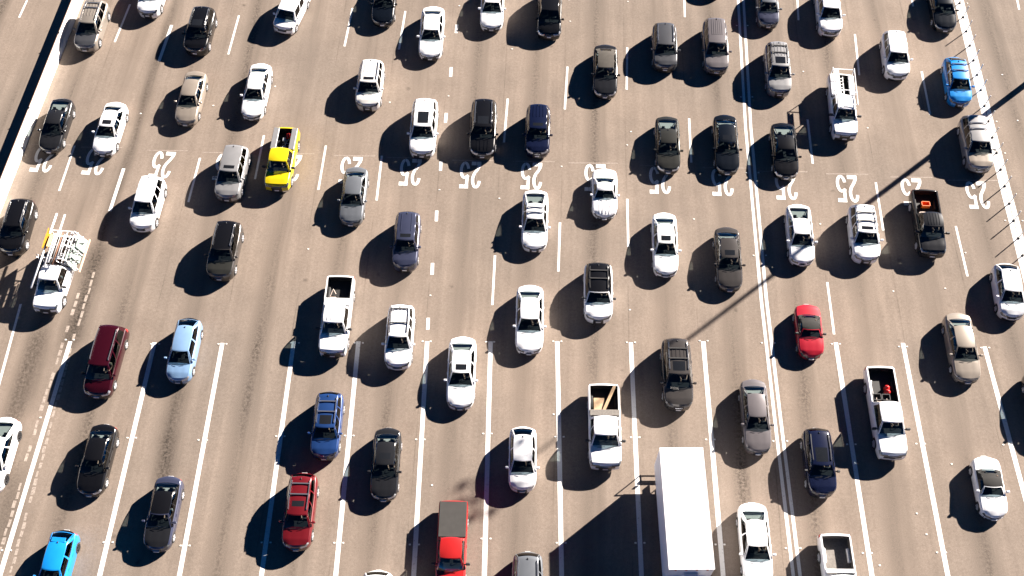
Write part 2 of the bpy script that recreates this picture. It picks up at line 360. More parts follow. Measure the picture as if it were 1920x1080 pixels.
def road_material():
    m, nt, b = new_mat('sunlit_asphalt')  # the road's own tan, varied by oil bands, streaks and grain
    N, L = nt.nodes, nt.links
    def node(t, **k):
        n = N.new(t)
        for a, v in k.items(): setattr(n, a, v)
        return n
    def math_(op, a, bb=None, clamp=False):
        n = node('ShaderNodeMath', operation=op); n.use_clamp = clamp
        for i, v in enumerate((a, bb)):
            if v is None: continue
            if isinstance(v, (int, float)): n.inputs[i].default_value = v
            else: L.new(v, n.inputs[i])
        return n.outputs[0]
    def noise(vec, scale, detail=4, rough=.55):
        n = node('ShaderNodeTexNoise'); n.inputs['Scale'].default_value = scale
        n.inputs['Detail'].default_value = detail; n.inputs['Roughness'].default_value = rough
        L.new(vec, n.inputs['Vector']); return n.outputs['Fac']
    def remap(v, a, bb, c, d):
        n = node('ShaderNodeMapRange'); L.new(v, n.inputs[0])
        for i, x in enumerate((a, bb, c, d)): n.inputs[i + 1].default_value = x
        return n.outputs[0]
    geo = node('ShaderNodeNewGeometry')
    pos = geo.outputs['Position']
    uvn = node('ShaderNodeUVMap', uv_map='lanes')
    sep = node('ShaderNodeSeparateXYZ'); L.new(uvn.outputs[0], sep.inputs[0])
    u, v = sep.outputs[0], sep.outputs[1]
    # stretched coordinates along the lanes
    comb = node('ShaderNodeCombineXYZ')
    L.new(math_('MULTIPLY', u, 9.0), comb.inputs[0]); L.new(math_('MULTIPLY', v, .35), comb.inputs[1])
    streak = noise(comb.outputs[0], 1.0, 6, .6)
    comb2 = node('ShaderNodeCombineXYZ')
    L.new(math_('MULTIPLY', u, 1.0), comb2.inputs[0]); L.new(math_('MULTIPLY', v, .10), comb2.inputs[1])
    lanevar = noise(comb2.outputs[0], 1.1, 3)
    big = noise(pos, .07, 3)
    patch = noise(pos, .45, 5, .6)
    grain = noise(pos, 5.5, 4, .75)
    fine = noise(pos, 17.0, 3, .8)
    # oil band down the middle of every lane, its edges and strength broken up
    fr = math_('ABSOLUTE', math_('SUBTRACT', math_('FRACT', math_('ADD', u, math_('ADD', .5, math_('MULTIPLY', math_('SUBTRACT', streak, .5), .16)))), .5))
    band = math_('POWER', remap(fr, .0, .27, 1, 0), 1.5)
    band = math_('MULTIPLY', math_('MULTIPLY', band, remap(lanevar, .36, .62, .15, 1.0)), remap(patch, .30, .66, .55, 1.15))
    band_grain = math_('MULTIPLY', band, remap(grain, .38, .60, .25, 1.5))
    wheel = remap(math_('ABSOLUTE', math_('SUBTRACT', fr, .24)), .0, .12, 1, 0)
    # value multiplier
    val = math_('SUBTRACT', 1.0, math_('MULTIPLY', band_grain, .52))
    val = math_('ADD', val, math_('MULTIPLY', wheel, .05))
    val = math_('MULTIPLY', val, remap(streak, .3, .7, .90, 1.10))
    val = math_('MULTIPLY', val, remap(big, .3, .7, .94, 1.06))
    val = math_('MULTIPLY', val, remap(patch, .25, .75, .89, 1.11))
    val = math_('MULTIPLY', val, remap(grain, .25, .75, .80, 1.20))
    val = math_('MULTIPLY', val, remap(fine, .25, .75, .74, 1.26))
    # sparse dark specks and drips
    vor = node('ShaderNodeTexVoronoi'); vor.inputs['Scale'].default_value = .42; vor.inputs['Randomness'].default_value = 1
    L.new(pos, vor.inputs['Vector'])
    speck = math_('MULTIPLY', remap(vor.outputs['Distance'], .03, .11, 1, 0), remap(noise(pos, .9, 2), .5, .62, 0, .55))
    val = math_('MULTIPLY', val, math_('SUBTRACT', 1.0, speck, True))
    # worn joint lines midway between lanes
    joint = math_('MULTIPLY', remap(math_('SUBTRACT', .5, math_('ABSOLUTE', math_('SUBTRACT', math_('FRACT', math_('ADD', u, math_('ADD', .52, math_('MULTIPLY', math_('SUBTRACT', patch, .5), .012)))), .5))), .0, .012, 1, 0),
                  remap(noise(comb.outputs[0], 2.2, 3), .46, .60, 0, .30))
    val = math_('MULTIPLY', val, math_('SUBTRACT', 1.0, joint))
    # dirt collected along the old seam and under the barrier (painted per vertex as a stain mask)
    at = node('ShaderNodeAttribute', attribute_name='stain')
    st = math_('MULTIPLY', at.outputs['Fac'], remap(grain, .34, .62, .35, 1.25))
    val = math_('MULTIPLY', val, math_('SUBTRACT', 1.0, math_('MULTIPLY', st, .72), True))
    pale = node('ShaderNodeAttribute', attribute_name='dust')
    mixc = node('ShaderNodeMix', data_type='RGBA')
    L.new(remap(big, .35, .65, 0, 1), mixc.inputs['Factor'])
    mixc.inputs['A'].default_value = (.188, .155, .130, 1); mixc.inputs['B'].default_value = (.200, .161, .132, 1)
    mixd = node('ShaderNodeMix', data_type='RGBA')
    L.new(math_('MULTIPLY', pale.outputs['Fac'], remap(patch, .3, .7, .3, .8)), mixd.inputs['Factor'])
    L.new(mixc.outputs['Result'], mixd.inputs['A']); mixd.inputs['B'].default_value = (.30, .25, .21, 1)
    mul = node('ShaderNodeVectorMath', operation='SCALE')
    L.new(mixd.outputs['Result'], mul.inputs[0]); L.new(val, mul.inputs['Scale'])
    L.new(mul.outputs[0], b.inputs['Base Color'])
    b.inputs['Roughness'].default_value = .93
    b.inputs['Specular IOR Level'].default_value = .2
    bump = node('ShaderNodeBump'); bump.inputs['Strength'].default_value = .25; bump.inputs['Distance'].default_value = .02
    L.new(fine, bump.inputs['Height']); L.new(bump.outputs[0], b.inputs['Normal'])
    return m

GROUND_M = plain('distant_ground', (.24, .20, .16), .95, vary=.15, scale=.05)
g = MB().box(-900, 900, -900, 900, -1.0, -.012).build('ground', GROUND_M); structure(g)

def seg_dist(px, py, a, b):
    ax, ay = a; bx, by = b
    t = np.clip(((px - ax) * (bx - ax) + (py - ay) * (by - ay)) / ((bx - ax) ** 2 + (by - ay) ** 2), 0, 1)
    return np.hypot(px - ax - t * (bx - ax), py - ay - t * (by - ay))

def barrier_x(y): return -36.30 + (y - 14.0) * .0845      # foot of the concrete barrier on the near side

def make_road():
    xs = np.arange(-64, 64.01, .4); ys = np.arange(-44, 70.01, .8)
    X, Y = np.meshgrid(xs, ys)
    U = np.zeros_like(X)
    for j, y in enumerate(ys):
        c = np.array([lerp_x(l, y) for l in LANE_CENTRES])
        c = np.concatenate([c[0] - np.arange(8, 0, -1) * 4.2, c, c[-1] + np.arange(1, 9) * 4.4])
        U[j] = np.interp(xs, c, np.arange(len(c)))
    V = Y / 3.6
    stain = np.zeros_like(X)
    for a, b in zip(GROOVE[:-1], GROOVE[1:]):
        stain = np.maximum(stain, .75 * np.exp(-(seg_dist(X, Y, a, b) / .38) ** 2))
    a, b = GROOVE[-2], GROOVE[-1]
    stain = np.maximum(stain, 1.0 * np.exp(-(seg_dist(X, Y, (a[0] + .3, a[1] + 2), (b[0] - .1, b[1])) / .75) ** 2))
    s1 = SOLIDS[1]
    stain = np.maximum(stain, .55 * np.exp(-(seg_dist(X, Y, (s1[0][0] - 2.2, s1[0][1]), (s1[1][0] - 2.0, s1[1][1])) / .9) ** 2))
    for a, b, w, k in STAINS:
        stain = np.maximum(stain, k * np.exp(-(seg_dist(X, Y, a, b) / w) ** 2))
    dust = np.exp(-((X - barrier_x(Y)) / .9) ** 2) * (X > barrier_x(Y) - .3)
    nx, ny = len(xs), len(ys)
    me = bpy.data.meshes.new('road')
    vs = np.stack([X, Y, np.zeros_like(X)], -1).reshape(-1, 3)
    idx = np.arange(nx * ny).reshape(ny, nx)
    fs = np.stack([idx[:-1, :-1], idx[:-1, 1:], idx[1:, 1:], idx[1:, :-1]], -1).reshape(-1, 4)
    me.from_pydata(vs.tolist(), [], fs.tolist())
    uv = me.uv_layers.new(name='lanes')
    flat = np.stack([U, V], -1).reshape(-1, 2)[fs.reshape(-1)]
    uv.data.foreach_set('uv', flat.reshape(-1).astype(np.float32))
    for nm, arr in (('stain', stain), ('dust', dust)):
        a = me.attributes.new(nm, 'FLOAT', 'POINT')
        a.data.foreach_set('value', arr.reshape(-1).astype(np.float32))
    me.materials.append(road_material())
    structure(put('road', me))
make_road()

def marking_material(name, col, wear, thresh):
    m, nt, b = new_mat(name)
    N, L = nt.nodes, nt.links
    geo = N.new('ShaderNodeNewGeometry')
    n = N.new('ShaderNodeTexNoise'); n.inputs['Scale'].default_value = 7; n.inputs['Detail'].default_value = 7; n.inputs['Roughness'].default_value = .7
    L.new(geo.outputs['Position'], n.inputs['Vector'])
    r = N.new('ShaderNodeMapRange'); r.inputs[1].default_value = thresh; r.inputs[2].default_value = thresh + .12
    r.inputs[3].default_value = 0; r.inputs[4].default_value = wear
    L.new(n.outputs['Fac'], r.inputs[0])
    mx = N.new('ShaderNodeMix'); mx.data_type = 'RGBA'
    mx.inputs['A'].default_value = (*col, 1); mx.inputs['B'].default_value = (.19, .15, .125, 1)
    L.new(r.outputs[0], mx.inputs['Factor']); L.new(mx.outputs['Result'], b.inputs['Base Color'])
    b.inputs['Roughness'].default_value = .8
    return m
MARK = marking_material('white_road_paint', (.72, .71, .69), .75, .57)
MARK_OLD = marking_material('worn_road_paint', (.34, .29, .25), .9, .48)
MARK_FAINT = marking_material('faint_road_paint', (.28, .235, .20), .9, .46)

def strip(mb, pts, w, z=.006, seg=2.0):
    """flat ribbon along pts, its edges slightly uneven like sprayed paint"""
    P = [Vector((p[0], p[1], 0)) for p in pts]
    Q = []
    for a, b in zip(P[:-1], P[1:]):
        k = max(1, int((b - a).length / seg))
        Q += [a.lerp(b, i / k) for i in range(k)]
    Q.append(P[-1])
    vs = []
    for i, p in enumerate(Q):
        d = (Q[min(i + 1, len(Q) - 1)] - Q[max(i - 1, 0)]).normalized()
        n = Vector((-d.y, d.x, 0))
        ww = w / 2 * rng.uniform(.95, 1.05)
        vs += [p - n * ww + Vector((0, 0, z)), p + n * ww + Vector((0, 0, z))]
    fs = [(2 * i, 2 * i + 2, 2 * i + 3, 2 * i + 1) for i in range(len(Q) - 1)]
    return mb.add(vs, fs)

for a, b, k in SOLIDS:
    structure(strip(MB(), [a, b], .29 if k else .17).build('lane_line', MARK))
for l in DOUBLES:
    structure(strip(MB(), l, .21).build('double_line', MARK))
for a, b, k in DASHES:
    structure(strip(MB(), [a, b], (.16, .24, .23)[k]).build('lane_dash', MARK))
# worn-out old lane paint, broken into blocks
for a, b in OLD_PAINT:
    mb = MB(); A, B = Vector((*a, 0)), Vector((*b, 0)); n = int((B - A).length / .55)
    for i in range(n):
        if rng.random() < .12: continue
        t0 = (i + rng.uniform(.02, .12)) / n; t1 = (i + rng.uniform(.78, .96)) / n
        off = Vector((rng.uniform(-.04, .04), 0, 0))
        strip(mb, [A.lerp(B, t0) + off, A.lerp(B, t1) + off], rng.uniform(.13, .25), .005, .3)
    structure(mb.build('worn_lane_paint', MARK_OLD))

# the double stripe under the posts on the right
def offset_line(pts, d):
    out = []
    for i, p in enumerate(pts):
        a, b = pts[max(i - 1, 0)], pts[min(i + 1, len(pts) - 1)]
        v = Vector((b[0] - a[0], b[1] - a[1])).normalized()
        out.append((p[0] - v.y * d, p[1] + v.x * d))
    return out
for d in (-.205, .205):
    structure(strip(MB(), offset_line(EDGE_STRIPE, d), .36).build('edge_stripe', MARK))

# speed numerals, one pair of digits a lane, read by drivers coming towards the camera
def stroke(mb, pts, w, z=.011):
    n = len(pts); vs = []
    for i, p in enumerate(pts):
        a, b = pts[max(i - 1, 0)], pts[min(i + 1, n - 1)]
        d = Vector((b[0] - a[0], b[1] - a[1])).normalized()
        k = 1.0
        if 0 < i < n - 1:
            d0 = Vector((p[0] - a[0], p[1] - a[1])).normalized()
            k = 1 / max(.55, d.dot(d0))
        vs += [(p[0] + d.y * w / 2 * k, p[1] - d.x * w / 2 * k, z), (p[0] - d.y * w / 2 * k, p[1] + d.x * w / 2 * k, z)]
    mb.add(vs, [(2 * i, 2 * i + 1, 2 * i + 3, 2 * i + 2) for i in range(n - 1)])
def arc(cx, cy, rx, ry, a0, a1, n=10):
    return [(cx + rx * math.cos(R(a0 + (a1 - a0) * i / n)), cy + ry * math.sin(R(a0 + (a1 - a0) * i / n))) for i in range(n + 1)]
DIGIT = {
    '2': [arc(.33, 1.72, .24, .58, 165, -28, 12) + [(.14, .42), (.13, .14)], [(.015, .14), (.66, .14)]],
    '5': [[(.66, 2.30), (.10, 2.30)], [(.15, 2.30), (.13, 1.30)] , [(.13, 1.30)] + arc(.32, .80, .25, .66, 118, -150, 14)],
}
def digit_mesh(ch, w=.24):
    mb = MB()
    if ch == '2':
        stroke(mb, arc(.35, 1.66, .25, .66, 172, 0, 10) + [(.59, 1.45), (.50, 1.12), (.28, .72), (.15, .42), (.13, .20)], w * .92)
        mb.add([(.01, 0, .013), (.72, 0, .013), (.72, .34, .013), (.01, .34, .013)], [(0, 1, 2, 3)])
    else:
        mb.add([(.05, 2.10, .013), (.70, 2.10, .013), (.70, 2.44, .013), (.05, 2.44, .013)], [(0, 1, 2, 3)])
        stroke(mb, [(.17, 2.12), (.14, 1.28)], w * .9, .011)
        stroke(mb, [(.06, 1.26)] + arc(.34, .80, .27, .68, 100, -168, 14), w * .92, .0145)
    return mb
for i, (x, y, hd) in enumerate(NUMBERS):
    o = empty('speed_numeral', (x, y, 0), math.pi - hd)
    structure(o)
    for ch, ox in (('2', -.80), ('5', .06)):
        mb = digit_mesh(ch)
        mb.v = [(vx + ox, vy - 1.22, vz) for vx, vy, vz in mb.v]
        mb.build('digit', MARK, o)
    if 4 <= i <= 11:      # the stencil left a thin unpainted bridge through each digit
        for ox in (-.47, .42):
            MB().box(ox, ox + .035, -1.28, 1.28, .0148, .0162).build('stencil_gap', MARK_FAINT, o)
    structure(strip(MB(), [(x - 1.35 if i % 3 else x - 1.9, y + 1.32 + .03), (x + 1.75, y + 1.30)], .09, .0045).build('detector_line', MARK_FAINT))

# ------------------------------------------------------------------ raised reflectors beside the lines
DOT_M = plain('reflector_white', (.72, .70, .66), .4)
dot_me = MB().box(-.065, .065, -.05, .05, 0, .022, .015).mesh('reflector', DOT_M)
def dots(pts, label, group):
    for x, y in pts:
        o = put('road_reflector', dot_me, None, (x, y, .004), rng.uniform(-.2, .2))
        tag(o, label, 'road reflector', group)
dots([(x + s * .27, y) for x, y in PAIRS for s in (-1, 1)], 'small white raised reflector, one of a pair flanking a solid white lane line', 'reflectors flanking the solid lane lines')
dots([(x + s * .44, y) for x, y in DOUBLE_PAIRS for s in (-1, 1)], 'small white raised reflector beside the double white line', 'reflectors flanking the double white line')
dots(DOTS, 'small white raised reflector alone on bare asphalt between dashed lines', 'reflectors standing alone on the asphalt')
dots([offset_line(EDGE_STRIPE, s * .62)[i] for i in (1, 5, 6, 8) for s in (-1, 1)], 'small white raised reflector beside the wide stripe with posts', 'reflectors flanking the post stripe')

# ------------------------------------------------------------------ posts on the right-hand stripe
POST_W = plain('white_post', (.78, .78, .76), .45)
POST_B = plain('black_post_foot', (.02, .02, .02), .7)
foot_me = MB().lathe_z([(.10, 0), (.10, .03), (.06, .06), (.045, .10)], 12).mesh('foot', POST_B, True)
tube_me = MB().lathe_z([(.04, .10), (.04, 1.18), (.034, 1.22), (.0, 1.225)], 10).mesh('tube', POST_W, True)
cap_me = MB().lathe_z([(.044, 1.02), (.044, 1.10)], 10).mesh('reflective_band', plain('band_grey', (.45, .42, .40), .3))
for i, (x, y) in enumerate(POSTS):
    o = empty('lane_post', (x, y, .008))
    tag(o, 'slim white flexible post with black foot on the wide white double stripe', 'traffic post', 'row of flexible posts along the right stripe')
    put('foot', foot_me, o); put('tube', tube_me, o); put('reflective_band', cap_me, o)

# ------------------------------------------------------------------ concrete barrier on the left
def make_barrier():
    conc = plain('white_concrete', (.74, .72, .68), .85, vary=.10, scale=1.6)
    root = empty('concrete_barrier', (barrier_x(14), 14, 0))
    tag(root, 'long white concrete barrier along the left edge of the busy lanes', 'barrier')
    prof = [(0, 0), (0, .08), (-.18, .33), (-.245, .88), (-.255, .90), (-.395, .90), (-.405, .88), (-.47, .33), (-.62, .08), (-.62, 0)]
    mb = MB(); ys = np.arange(-30, 64.1, 4.0)
    slope = .0845
    def sec(y): return [(slope * y + px, y, pz) for px, pz in prof]
    for a, b in zip(ys[:-1], ys[1:]):
        A, B = sec(a + .015), sec(b - .015); n = len(prof)
        mb.add(A + B, [(i, i + 1, n + i + 1, n + i) for i in range(n - 1)] + [tuple(range(n)), tuple(range(2 * n - 1, n - 1, -1))])
    mb.build('wall', conc, root)
    rust = plain('rusty_cap', (.16, .075, .04), .8)  # plain brown for the thin line along the barrier's top edge
    mb = MB()
    mb.bar((slope * -30 - .385, -30, .912), (slope * 64 - .385, 64, .912), .03, .025)
    mb.build('edge_strip', rust, root)
    for y in np.arange(-14, 60, 7.6):
        mb = MB().box(slope * y - .37, slope * y - .28, y - .03, y + .03, .90, 1.02, .012)
        mb.build('delineator', TRIM, root)
make_barrier()

# ------------------------------------------------------------------ vehicles
# every length below is a fraction of the vehicle's length measured from its front bumper, heights in metres
STYLE = {
    'sedan': dict(h=1.45, top=[(0, .64), (.025, .72), (.10, .82), (.20, .90), (.30, .965), (.55, .955), (.72, .985), (.88, 1.03), (.965, 1.01), (1, .93)],
                  cowl=.285, rf=.45, rr=.735, rb=.88, gw=.90, gr=.655, wf=.19, wr=.785, wheel=.33, hb=0),
    'fastback': dict(h=1.44, top=[(0, .64), (.025, .72), (.10, .82), (.20, .90), (.30, .965), (.55, .96), (.72, .99), (.90, 1.04), (.97, 1.02), (1, .93)],
                  cowl=.26, rf=.44, rr=.66, rb=.915, gw=.90, gr=.65, wf=.19, wr=.79, wheel=.34, hb=0),
    'suv': dict(h=1.70, top=[(0, .80), (.02, .90), (.10, 1.00), (.18, 1.04), (.27, 1.09), (.55, 1.09), (.80, 1.11), (.97, 1.13), (1, 1.02)],
                cowl=.255, rf=.405, rr=.895, rb=.962, gw=.915, gr=.70, wf=.19, wr=.785, wheel=.37, hb=.18),
    'hatch': dict(h=1.52, top=[(0, .68), (.025, .78), (.10, .90), (.18, .96), (.26, 1.00), (.55, 1.00), (.80, 1.04), (.96, 1.08), (1, .98)],
                  cowl=.245, rf=.42, rr=.80, rb=.945, gw=.905, gr=.67, wf=.19, wr=.80, wheel=.32, hb=.08),
    'box': dict(h=1.66, top=[(0, .80), (.02, .90), (.10, .97), (.2, 1.0), (.55, 1.0), (.97, 1.02), (1, .95)],
                cowl=.20, rf=.32, rr=.955, rb=.978, gw=.93, gr=.80, wf=.18, wr=.80, wheel=.32, hb=.15),
    'van': dict(h=1.76, top=[(0, .70), (.02, .80), (.08, .92), (.16, 1.0), (.22, 1.05), (.5, 1.05), (.97, 1.08), (1, .98)],
                cowl=.205, rf=.36, rr=.93, rb=.968, gw=.925, gr=.735, wf=.185, wr=.79, wheel=.34, hb=.2),
    'pickup': dict(h=1.90, top=[(0, .96), (.018, 1.06), (.10, 1.13), (.18, 1.15), (.26, 1.18), (.56, 1.18), (.57, 1.20), (.99, 1.21), (1, 1.19)],
                   cowl=.225, rf=.325, rr=.535, rb=.572, gw=.90, gr=.72, wf=.165, wr=.79, wheel=.40, hb=.25),
    'coupe': dict(h=1.26, top=[(0, .54), (.03, .64), (.10, .74), (.22, .83), (.36, .88), (.6, .89), (.75, .93), (.90, .92), (.97, .88), (1, .78)],
                  cowl=.345, rf=.47, rr=.62, rb=.755, gw=.87, gr=.64, wf=.19, wr=.785, wheel=.32, hb=-.1),
}
FR = [0, .20, .42, .62, .78, .88, .95, 1.0, 1.0, .992, .96, .86]
BULGE = [0, 0, 0, 0, 0, 0, .025, .055, .075, .09, .07, .0]
WHEELS = {}

def wheel_meshes(r, dark):
    key = (round(r, 2), dark)
    if key not in WHEELS:
        w = .225
        t = MB().lathe_x([(-w / 2, r * .62), (-w / 2, r * .90), (-w * .36, r), (w * .36, r), (w / 2, r * .90), (w / 2, r * .62), (w * .30, r * .60)], 22)
        rm = MB().lathe_x([(w * .47, r * .64), (w * .49, r * .58), (w * .20, r * .54), (w * .16, .0)], 22)
        for k in range(5):
            a = 2 * math.pi * k / 5
            d = Vector((0, math.cos(a), math.sin(a)))
            rm.bar(Vector((w * .40, 0, 0)) + d * .03, Vector((w * .44, 0, 0)) + d * r * .60, .075, .05)
        rm.lathe_x([(w * .30, .07), (w * .46, .06), (w * .47, 0)], 12)
        WHEELS[key] = (t.mesh('tyre', RUBBER, True), rm.mesh('rim', RIM_DARK if dark else RIM))
    return WHEELS[key]

_seat = {}
def seat_mesh(mat):
    if mat.name not in _seat:
        mb = MB().box(-.25, .25, -.26, .24, .0, .14, .05)
        o = len(mb.v)
        mb.box(-.24, .24, .17, .31, .08, .66, .05)
        mb.box(-.12, .12, .20, .29, .66, .83, .03)
        mb.v = mb.v[:o] + [(x, y + (z - .1) * .28, z) for x, y, z in mb.v[o:]]
        _seat[mat.name] = mb.mesh('seat', mat)
    return _seat[mat.name]

def wheel_ring():
    mb = MB(); n, k = 18, 6; vs = []; fs = []
    for i in range(n):
        a = 2 * math.pi * i / n
        for j in range(k):
            b = 2 * math.pi * j / k
            rr = .18 + .018 * math.cos(b)
            p = Vector((rr * math.cos(a), .018 * math.sin(b), rr * math.sin(a)))
            vs.append((p.x, p.y * .9 + p.z * -.45, p.z * .9))
    for i in range(n):
        for j in range(k):
            fs.append((i * k + j, ((i + 1) % n) * k + j, ((i + 1) % n) * k + (j + 1) % k, i * k + (j + 1) % k))
    mb.add(vs, fs)
    mb.bar((-.17, .0, 0), (.17, 0, 0), .05, .03)
    return mb.mesh('steering_wheel', TRIM, True)
STEER = wheel_ring()

class Surf:
    """collects quads by part, vertices shared inside a part"""
    def __init__(s): s.parts = {}
    def face(s, part, pts):
        p = s.parts.setdefault(part, ({}, [], []))
        ids = []
        for q in pts:
            k = (round(q[0], 4), round(q[1], 4), round(q[2], 4))
            if k not in p[0]:
                p[0][k] = len(p[1]); p[1].append(k)
            if p[0][k] not in ids: ids.append(p[0][k])
        if len(ids) > 2: p[2].append(tuple(ids))
    def build(s, part, name, mat, parent, smooth=True):
        if part not in s.parts: return None
        _, v, f = s.parts[part]
        mb = MB(); mb.v = v; mb.f = f
        return mb.build(name, mat, parent, smooth)

def vehicle(key, name, style, colour, label, cat, group=None, at=None, **o):
    _, X, Y, HD, L, W = at or CARS_AT[key]
    S = STYLE[style]; H = o.get('h', S['h']); body_m = PAINT[colour]
    cowl, rf, rr, rb = (o.get(k, S[k]) for k in ('cowl', 'rf', 'rr', 'rb'))
    gw, gr = S['gw'], o.get('gr', S['gr'])
    root = empty(name, (X, Y, 0), -HD)
    tag(root, label, cat, group)
    wr_ = S['wheel'] * o.get('ws', 1)
    keys = S['top']
    pickup = style == 'pickup'
    def zt(s): return float(np.interp(s, [k[0] for k in keys], [k[1] for k in keys]))
    if style in ('pickup', 'box', 'van'):
        PL = [(0, .86), (.02, .92), (.06, .97), (.16, 1), (.9, 1), (.97, .985), (1, .95)]
    elif style == 'coupe':
        PL = [(0, .66), (.03, .78), (.08, .90), (.17, .985), (.25, .99), (.45, .97), (.72, 1), (.85, .985), (.93, .92), (.975, .82), (1, .68)]
    else:
        PL = [(0, .74), (.025, .84), (.07, .935), (.15, .985), (.3, 1), (.75, 1), (.88, .975), (.95, .92), (.985, .84), (1, .76)]
    def hw(s): return W / 2 * float(np.interp(s, [k[0] for k in PL], [k[1] for k in PL]))
    def bow(s):
        f = .20 if not pickup else .10
        if s < .15: return f * (1 - s / .15) ** 2
        if s > .88: return -(.05 if pickup else .16) * ((s - .88) / .12) ** 2
        return 0.0
    RA = wr_ + .045; zc = wr_
    wc = [S['wf'], S['wr']]
    ws_st = [[w + RA / L * k for k in (-1, -.85, -.5, 0, .5, .85, 1)] for w in wc]
    sA, sC = max(cowl + .015, ws_st[0][-1] + .005), ws_st[1][0] - .005
    two_door = style == 'coupe' or o.get('two_door')
    sB = (sA + sC) / 2 + (.01 if not two_door else .05)
    bed0, bed1 = rb + .012, .978
    hole0, hole1 = cowl + .004, rb - .004
    st = {0, .008, .025, .05, .085, .125, .16, cowl, hole0, sA, sB, sC, hole1, rb, .93, .955, .975, .99, 1}
    st |= set(ws_st[0]) | set(ws_st[1])
    if pickup: st |= {bed0, bed1}
    st = sorted(st)
    st = [a for i, a in enumerate(st) if i == 0 or a - st[i - 1] > .0015 or a in (hole0, hole1, bed0)]
    crown = .045 if not pickup else .03
    def zrow(s, r):
        z0 = zt(s)
        if r <= 5: return z0 + crown * (1 - (FR[r] / .88) ** 2) + (.016 if r == 3 and .03 < s < cowl - .02 else 0)
        if r == 6: return z0 - .035
        if r == 7: return z0 - .125
        arch = .42 if style != 'pickup' else .50
        for w in wc:
            d = abs(s - w) * L
            if d <= RA * 1.001: arch = max(zc + math.sqrt(max(RA * RA - d * d, 0)), zc)
        if r == 9: return min(arch, z0 - .15)
        if r == 8: return max(.5 * (z0 - .125) + .5 * .40, min(arch, z0 - .15) + .02)
        sill = .20 if not pickup else .32
        return sill if r == 10 else sill - .04
    def P(s, r, sx):
        x = sx * FR[r] * hw(s)
        b = BULGE[r] * (max(0, 1 - s / .03) - max(0, (s - .97) / .03))
        return (x, -L / 2 + s * L + bow(s) * FR[r] ** 2 - b, zrow(s, r))
    G = Surf()
    for a, b in zip(st[:-1], st[1:]):
        m = (a + b) / 2
        for r in range(11):
            inwheel = any(w[0] - 1e-6 <= m <= w[-1] + 1e-6 for w in ws_st)
            if r >= 9 and inwheel: continue
            if r < 5 and hole0 <= m <= hole1: continue
            if pickup and r < 5 and bed0 <= m <= bed1: continue
            for sx in (-1, 1):
                side = 'left' if sx > 0 else 'right'
                if r < 5:
                    part = 'hood' if .025 < m < cowl else ('tail_panel' if m > rb and not pickup else 'body')
                elif 5 <= r <= 6 and m < .05: part = 'headlight_' + side
                elif 6 <= r <= 7 and m > .965: part = 'taillight_' + side
                elif 6 <= r <= 9 and sA < m < sB: part = 'front_door_' + side
                elif 6 <= r <= 9 and sB < m < sC and not two_door: part = 'rear_door_' + side
                elif r >= 9 and (m < .06 or m > .95): part = 'front_bumper' if m < .5 else 'rear_bumper'
                else: part = 'body'
                q = [P(a, r, sx), P(b, r, sx), P(b, r + 1, sx), P(a, r + 1, sx)]
                G.face(part, q if sx > 0 else q[::-1])
    cols = [-f for f in FR[5:0:-1]] + [0] + FR[1:6]
    def F(s, r, c):
        f = c / .88 * FR[r]
        x = f * hw(s)
        z = zrow(s, r) + (crown * (1 - (c / .88) ** 2) if r == 5 else crown * .6 * (1 - (c / .88) ** 2) * max(0, (8 - r) / 3))
        b = BULGE[r] if s < .5 else -BULGE[r]
        return (x, -L / 2 + s * L + bow(s) * f * f - b, z)
    wide_grille = o.get('grille', .45)
    low_rows, low_w = ((8, 9), .80) if key % 3 == 0 else (((9,), .75) if key % 3 == 1 else ((8, 9), .5))
    for s, e in ((0.0, 'front'), (1.0, 'rear')):
        for r in range(5, 11):
            for c0, c1 in zip(cols[:-1], cols[1:]):
                cm = abs(c0 + c1) / 2
                if e == 'front':
                    if r in (5, 6) and cm > .5: part = 'headlight_' + ('left' if c0 + c1 > 0 else 'right')
                    elif r in (6, 7) and cm < wide_grille: part = 'grille'
                    elif r in low_rows and cm < low_w: part = 'grille'
                    elif r >= 9: part = 'front_bumper'
                    else: part = 'body'
                else:
                    if r in (6, 7) and cm > .6: part = 'taillight_' + ('left' if c0 + c1 > 0 else 'right')
                    elif r >= 9: part = 'rear_bumper'
                    else: part = 'tail_panel'
                q = [F(s, r, c0), F(s, r, c1), F(s, r + 1, c1), F(s, r + 1, c0)]
                G.face(part, q if e == 'front' else q[::-1])
    # ---- greenhouse
    yc, yrf, yrr, yrb = (-L / 2 + s * L for s in (cowl, rf, rr, rb))
    hb_f, hb_r = gw * hw(cowl), gw * hw(rb) * (.97 if style not in ('suv', 'van', 'box', 'pickup') else 1.0)
    hr = gr * W / 2
    rcrown = o.get('crown', .05)
    def roof(u, w):
        k = 2 * w - 1
        narrow = 1 - .05 * max(0, -k) ** 2 - .07 * max(0, k) ** 2
        y = (yrf - .07 * (1 - u * u)) * (1 - w) + (yrr + .06 * (1 - u * u)) * w
        z = H - rcrown + rcrown * (1 - u * u) - .05 * abs(k) ** 2.5
        return Vector((u * hr * narrow, y, z))
    zb = lambda s: zt(s) + .004
    def base(u=None, w=None, side=0, end=''):
        if end == 'f': return Vector((u * hb_f, yc - .16 * (1 - u * u), zb(cowl) + crown * .8 * (1 - u * u)))
        if end == 'r': return Vector((u * hb_r, yrb + (.02 if pickup else .10) * (1 - u * u), zb(rb) + crown * .8 * (1 - u * u)))
        s = cowl + (rb - cowl) * w
        hh = hb_f * (1 - w) + hb_r * w
        full = gw * hw(s)
        hh = max(hh, full * (4 * w * (1 - w)) + hh * (1 - 4 * w * (1 - w)))
        return Vector((side * hh, yc + (yrb - yc) * w, zb(s)))
    US = [-1, -.92, -.6, -.3, 0, .3, .6, .92, 1]
    VS = [0, .05, .35, .65, .93, 1]
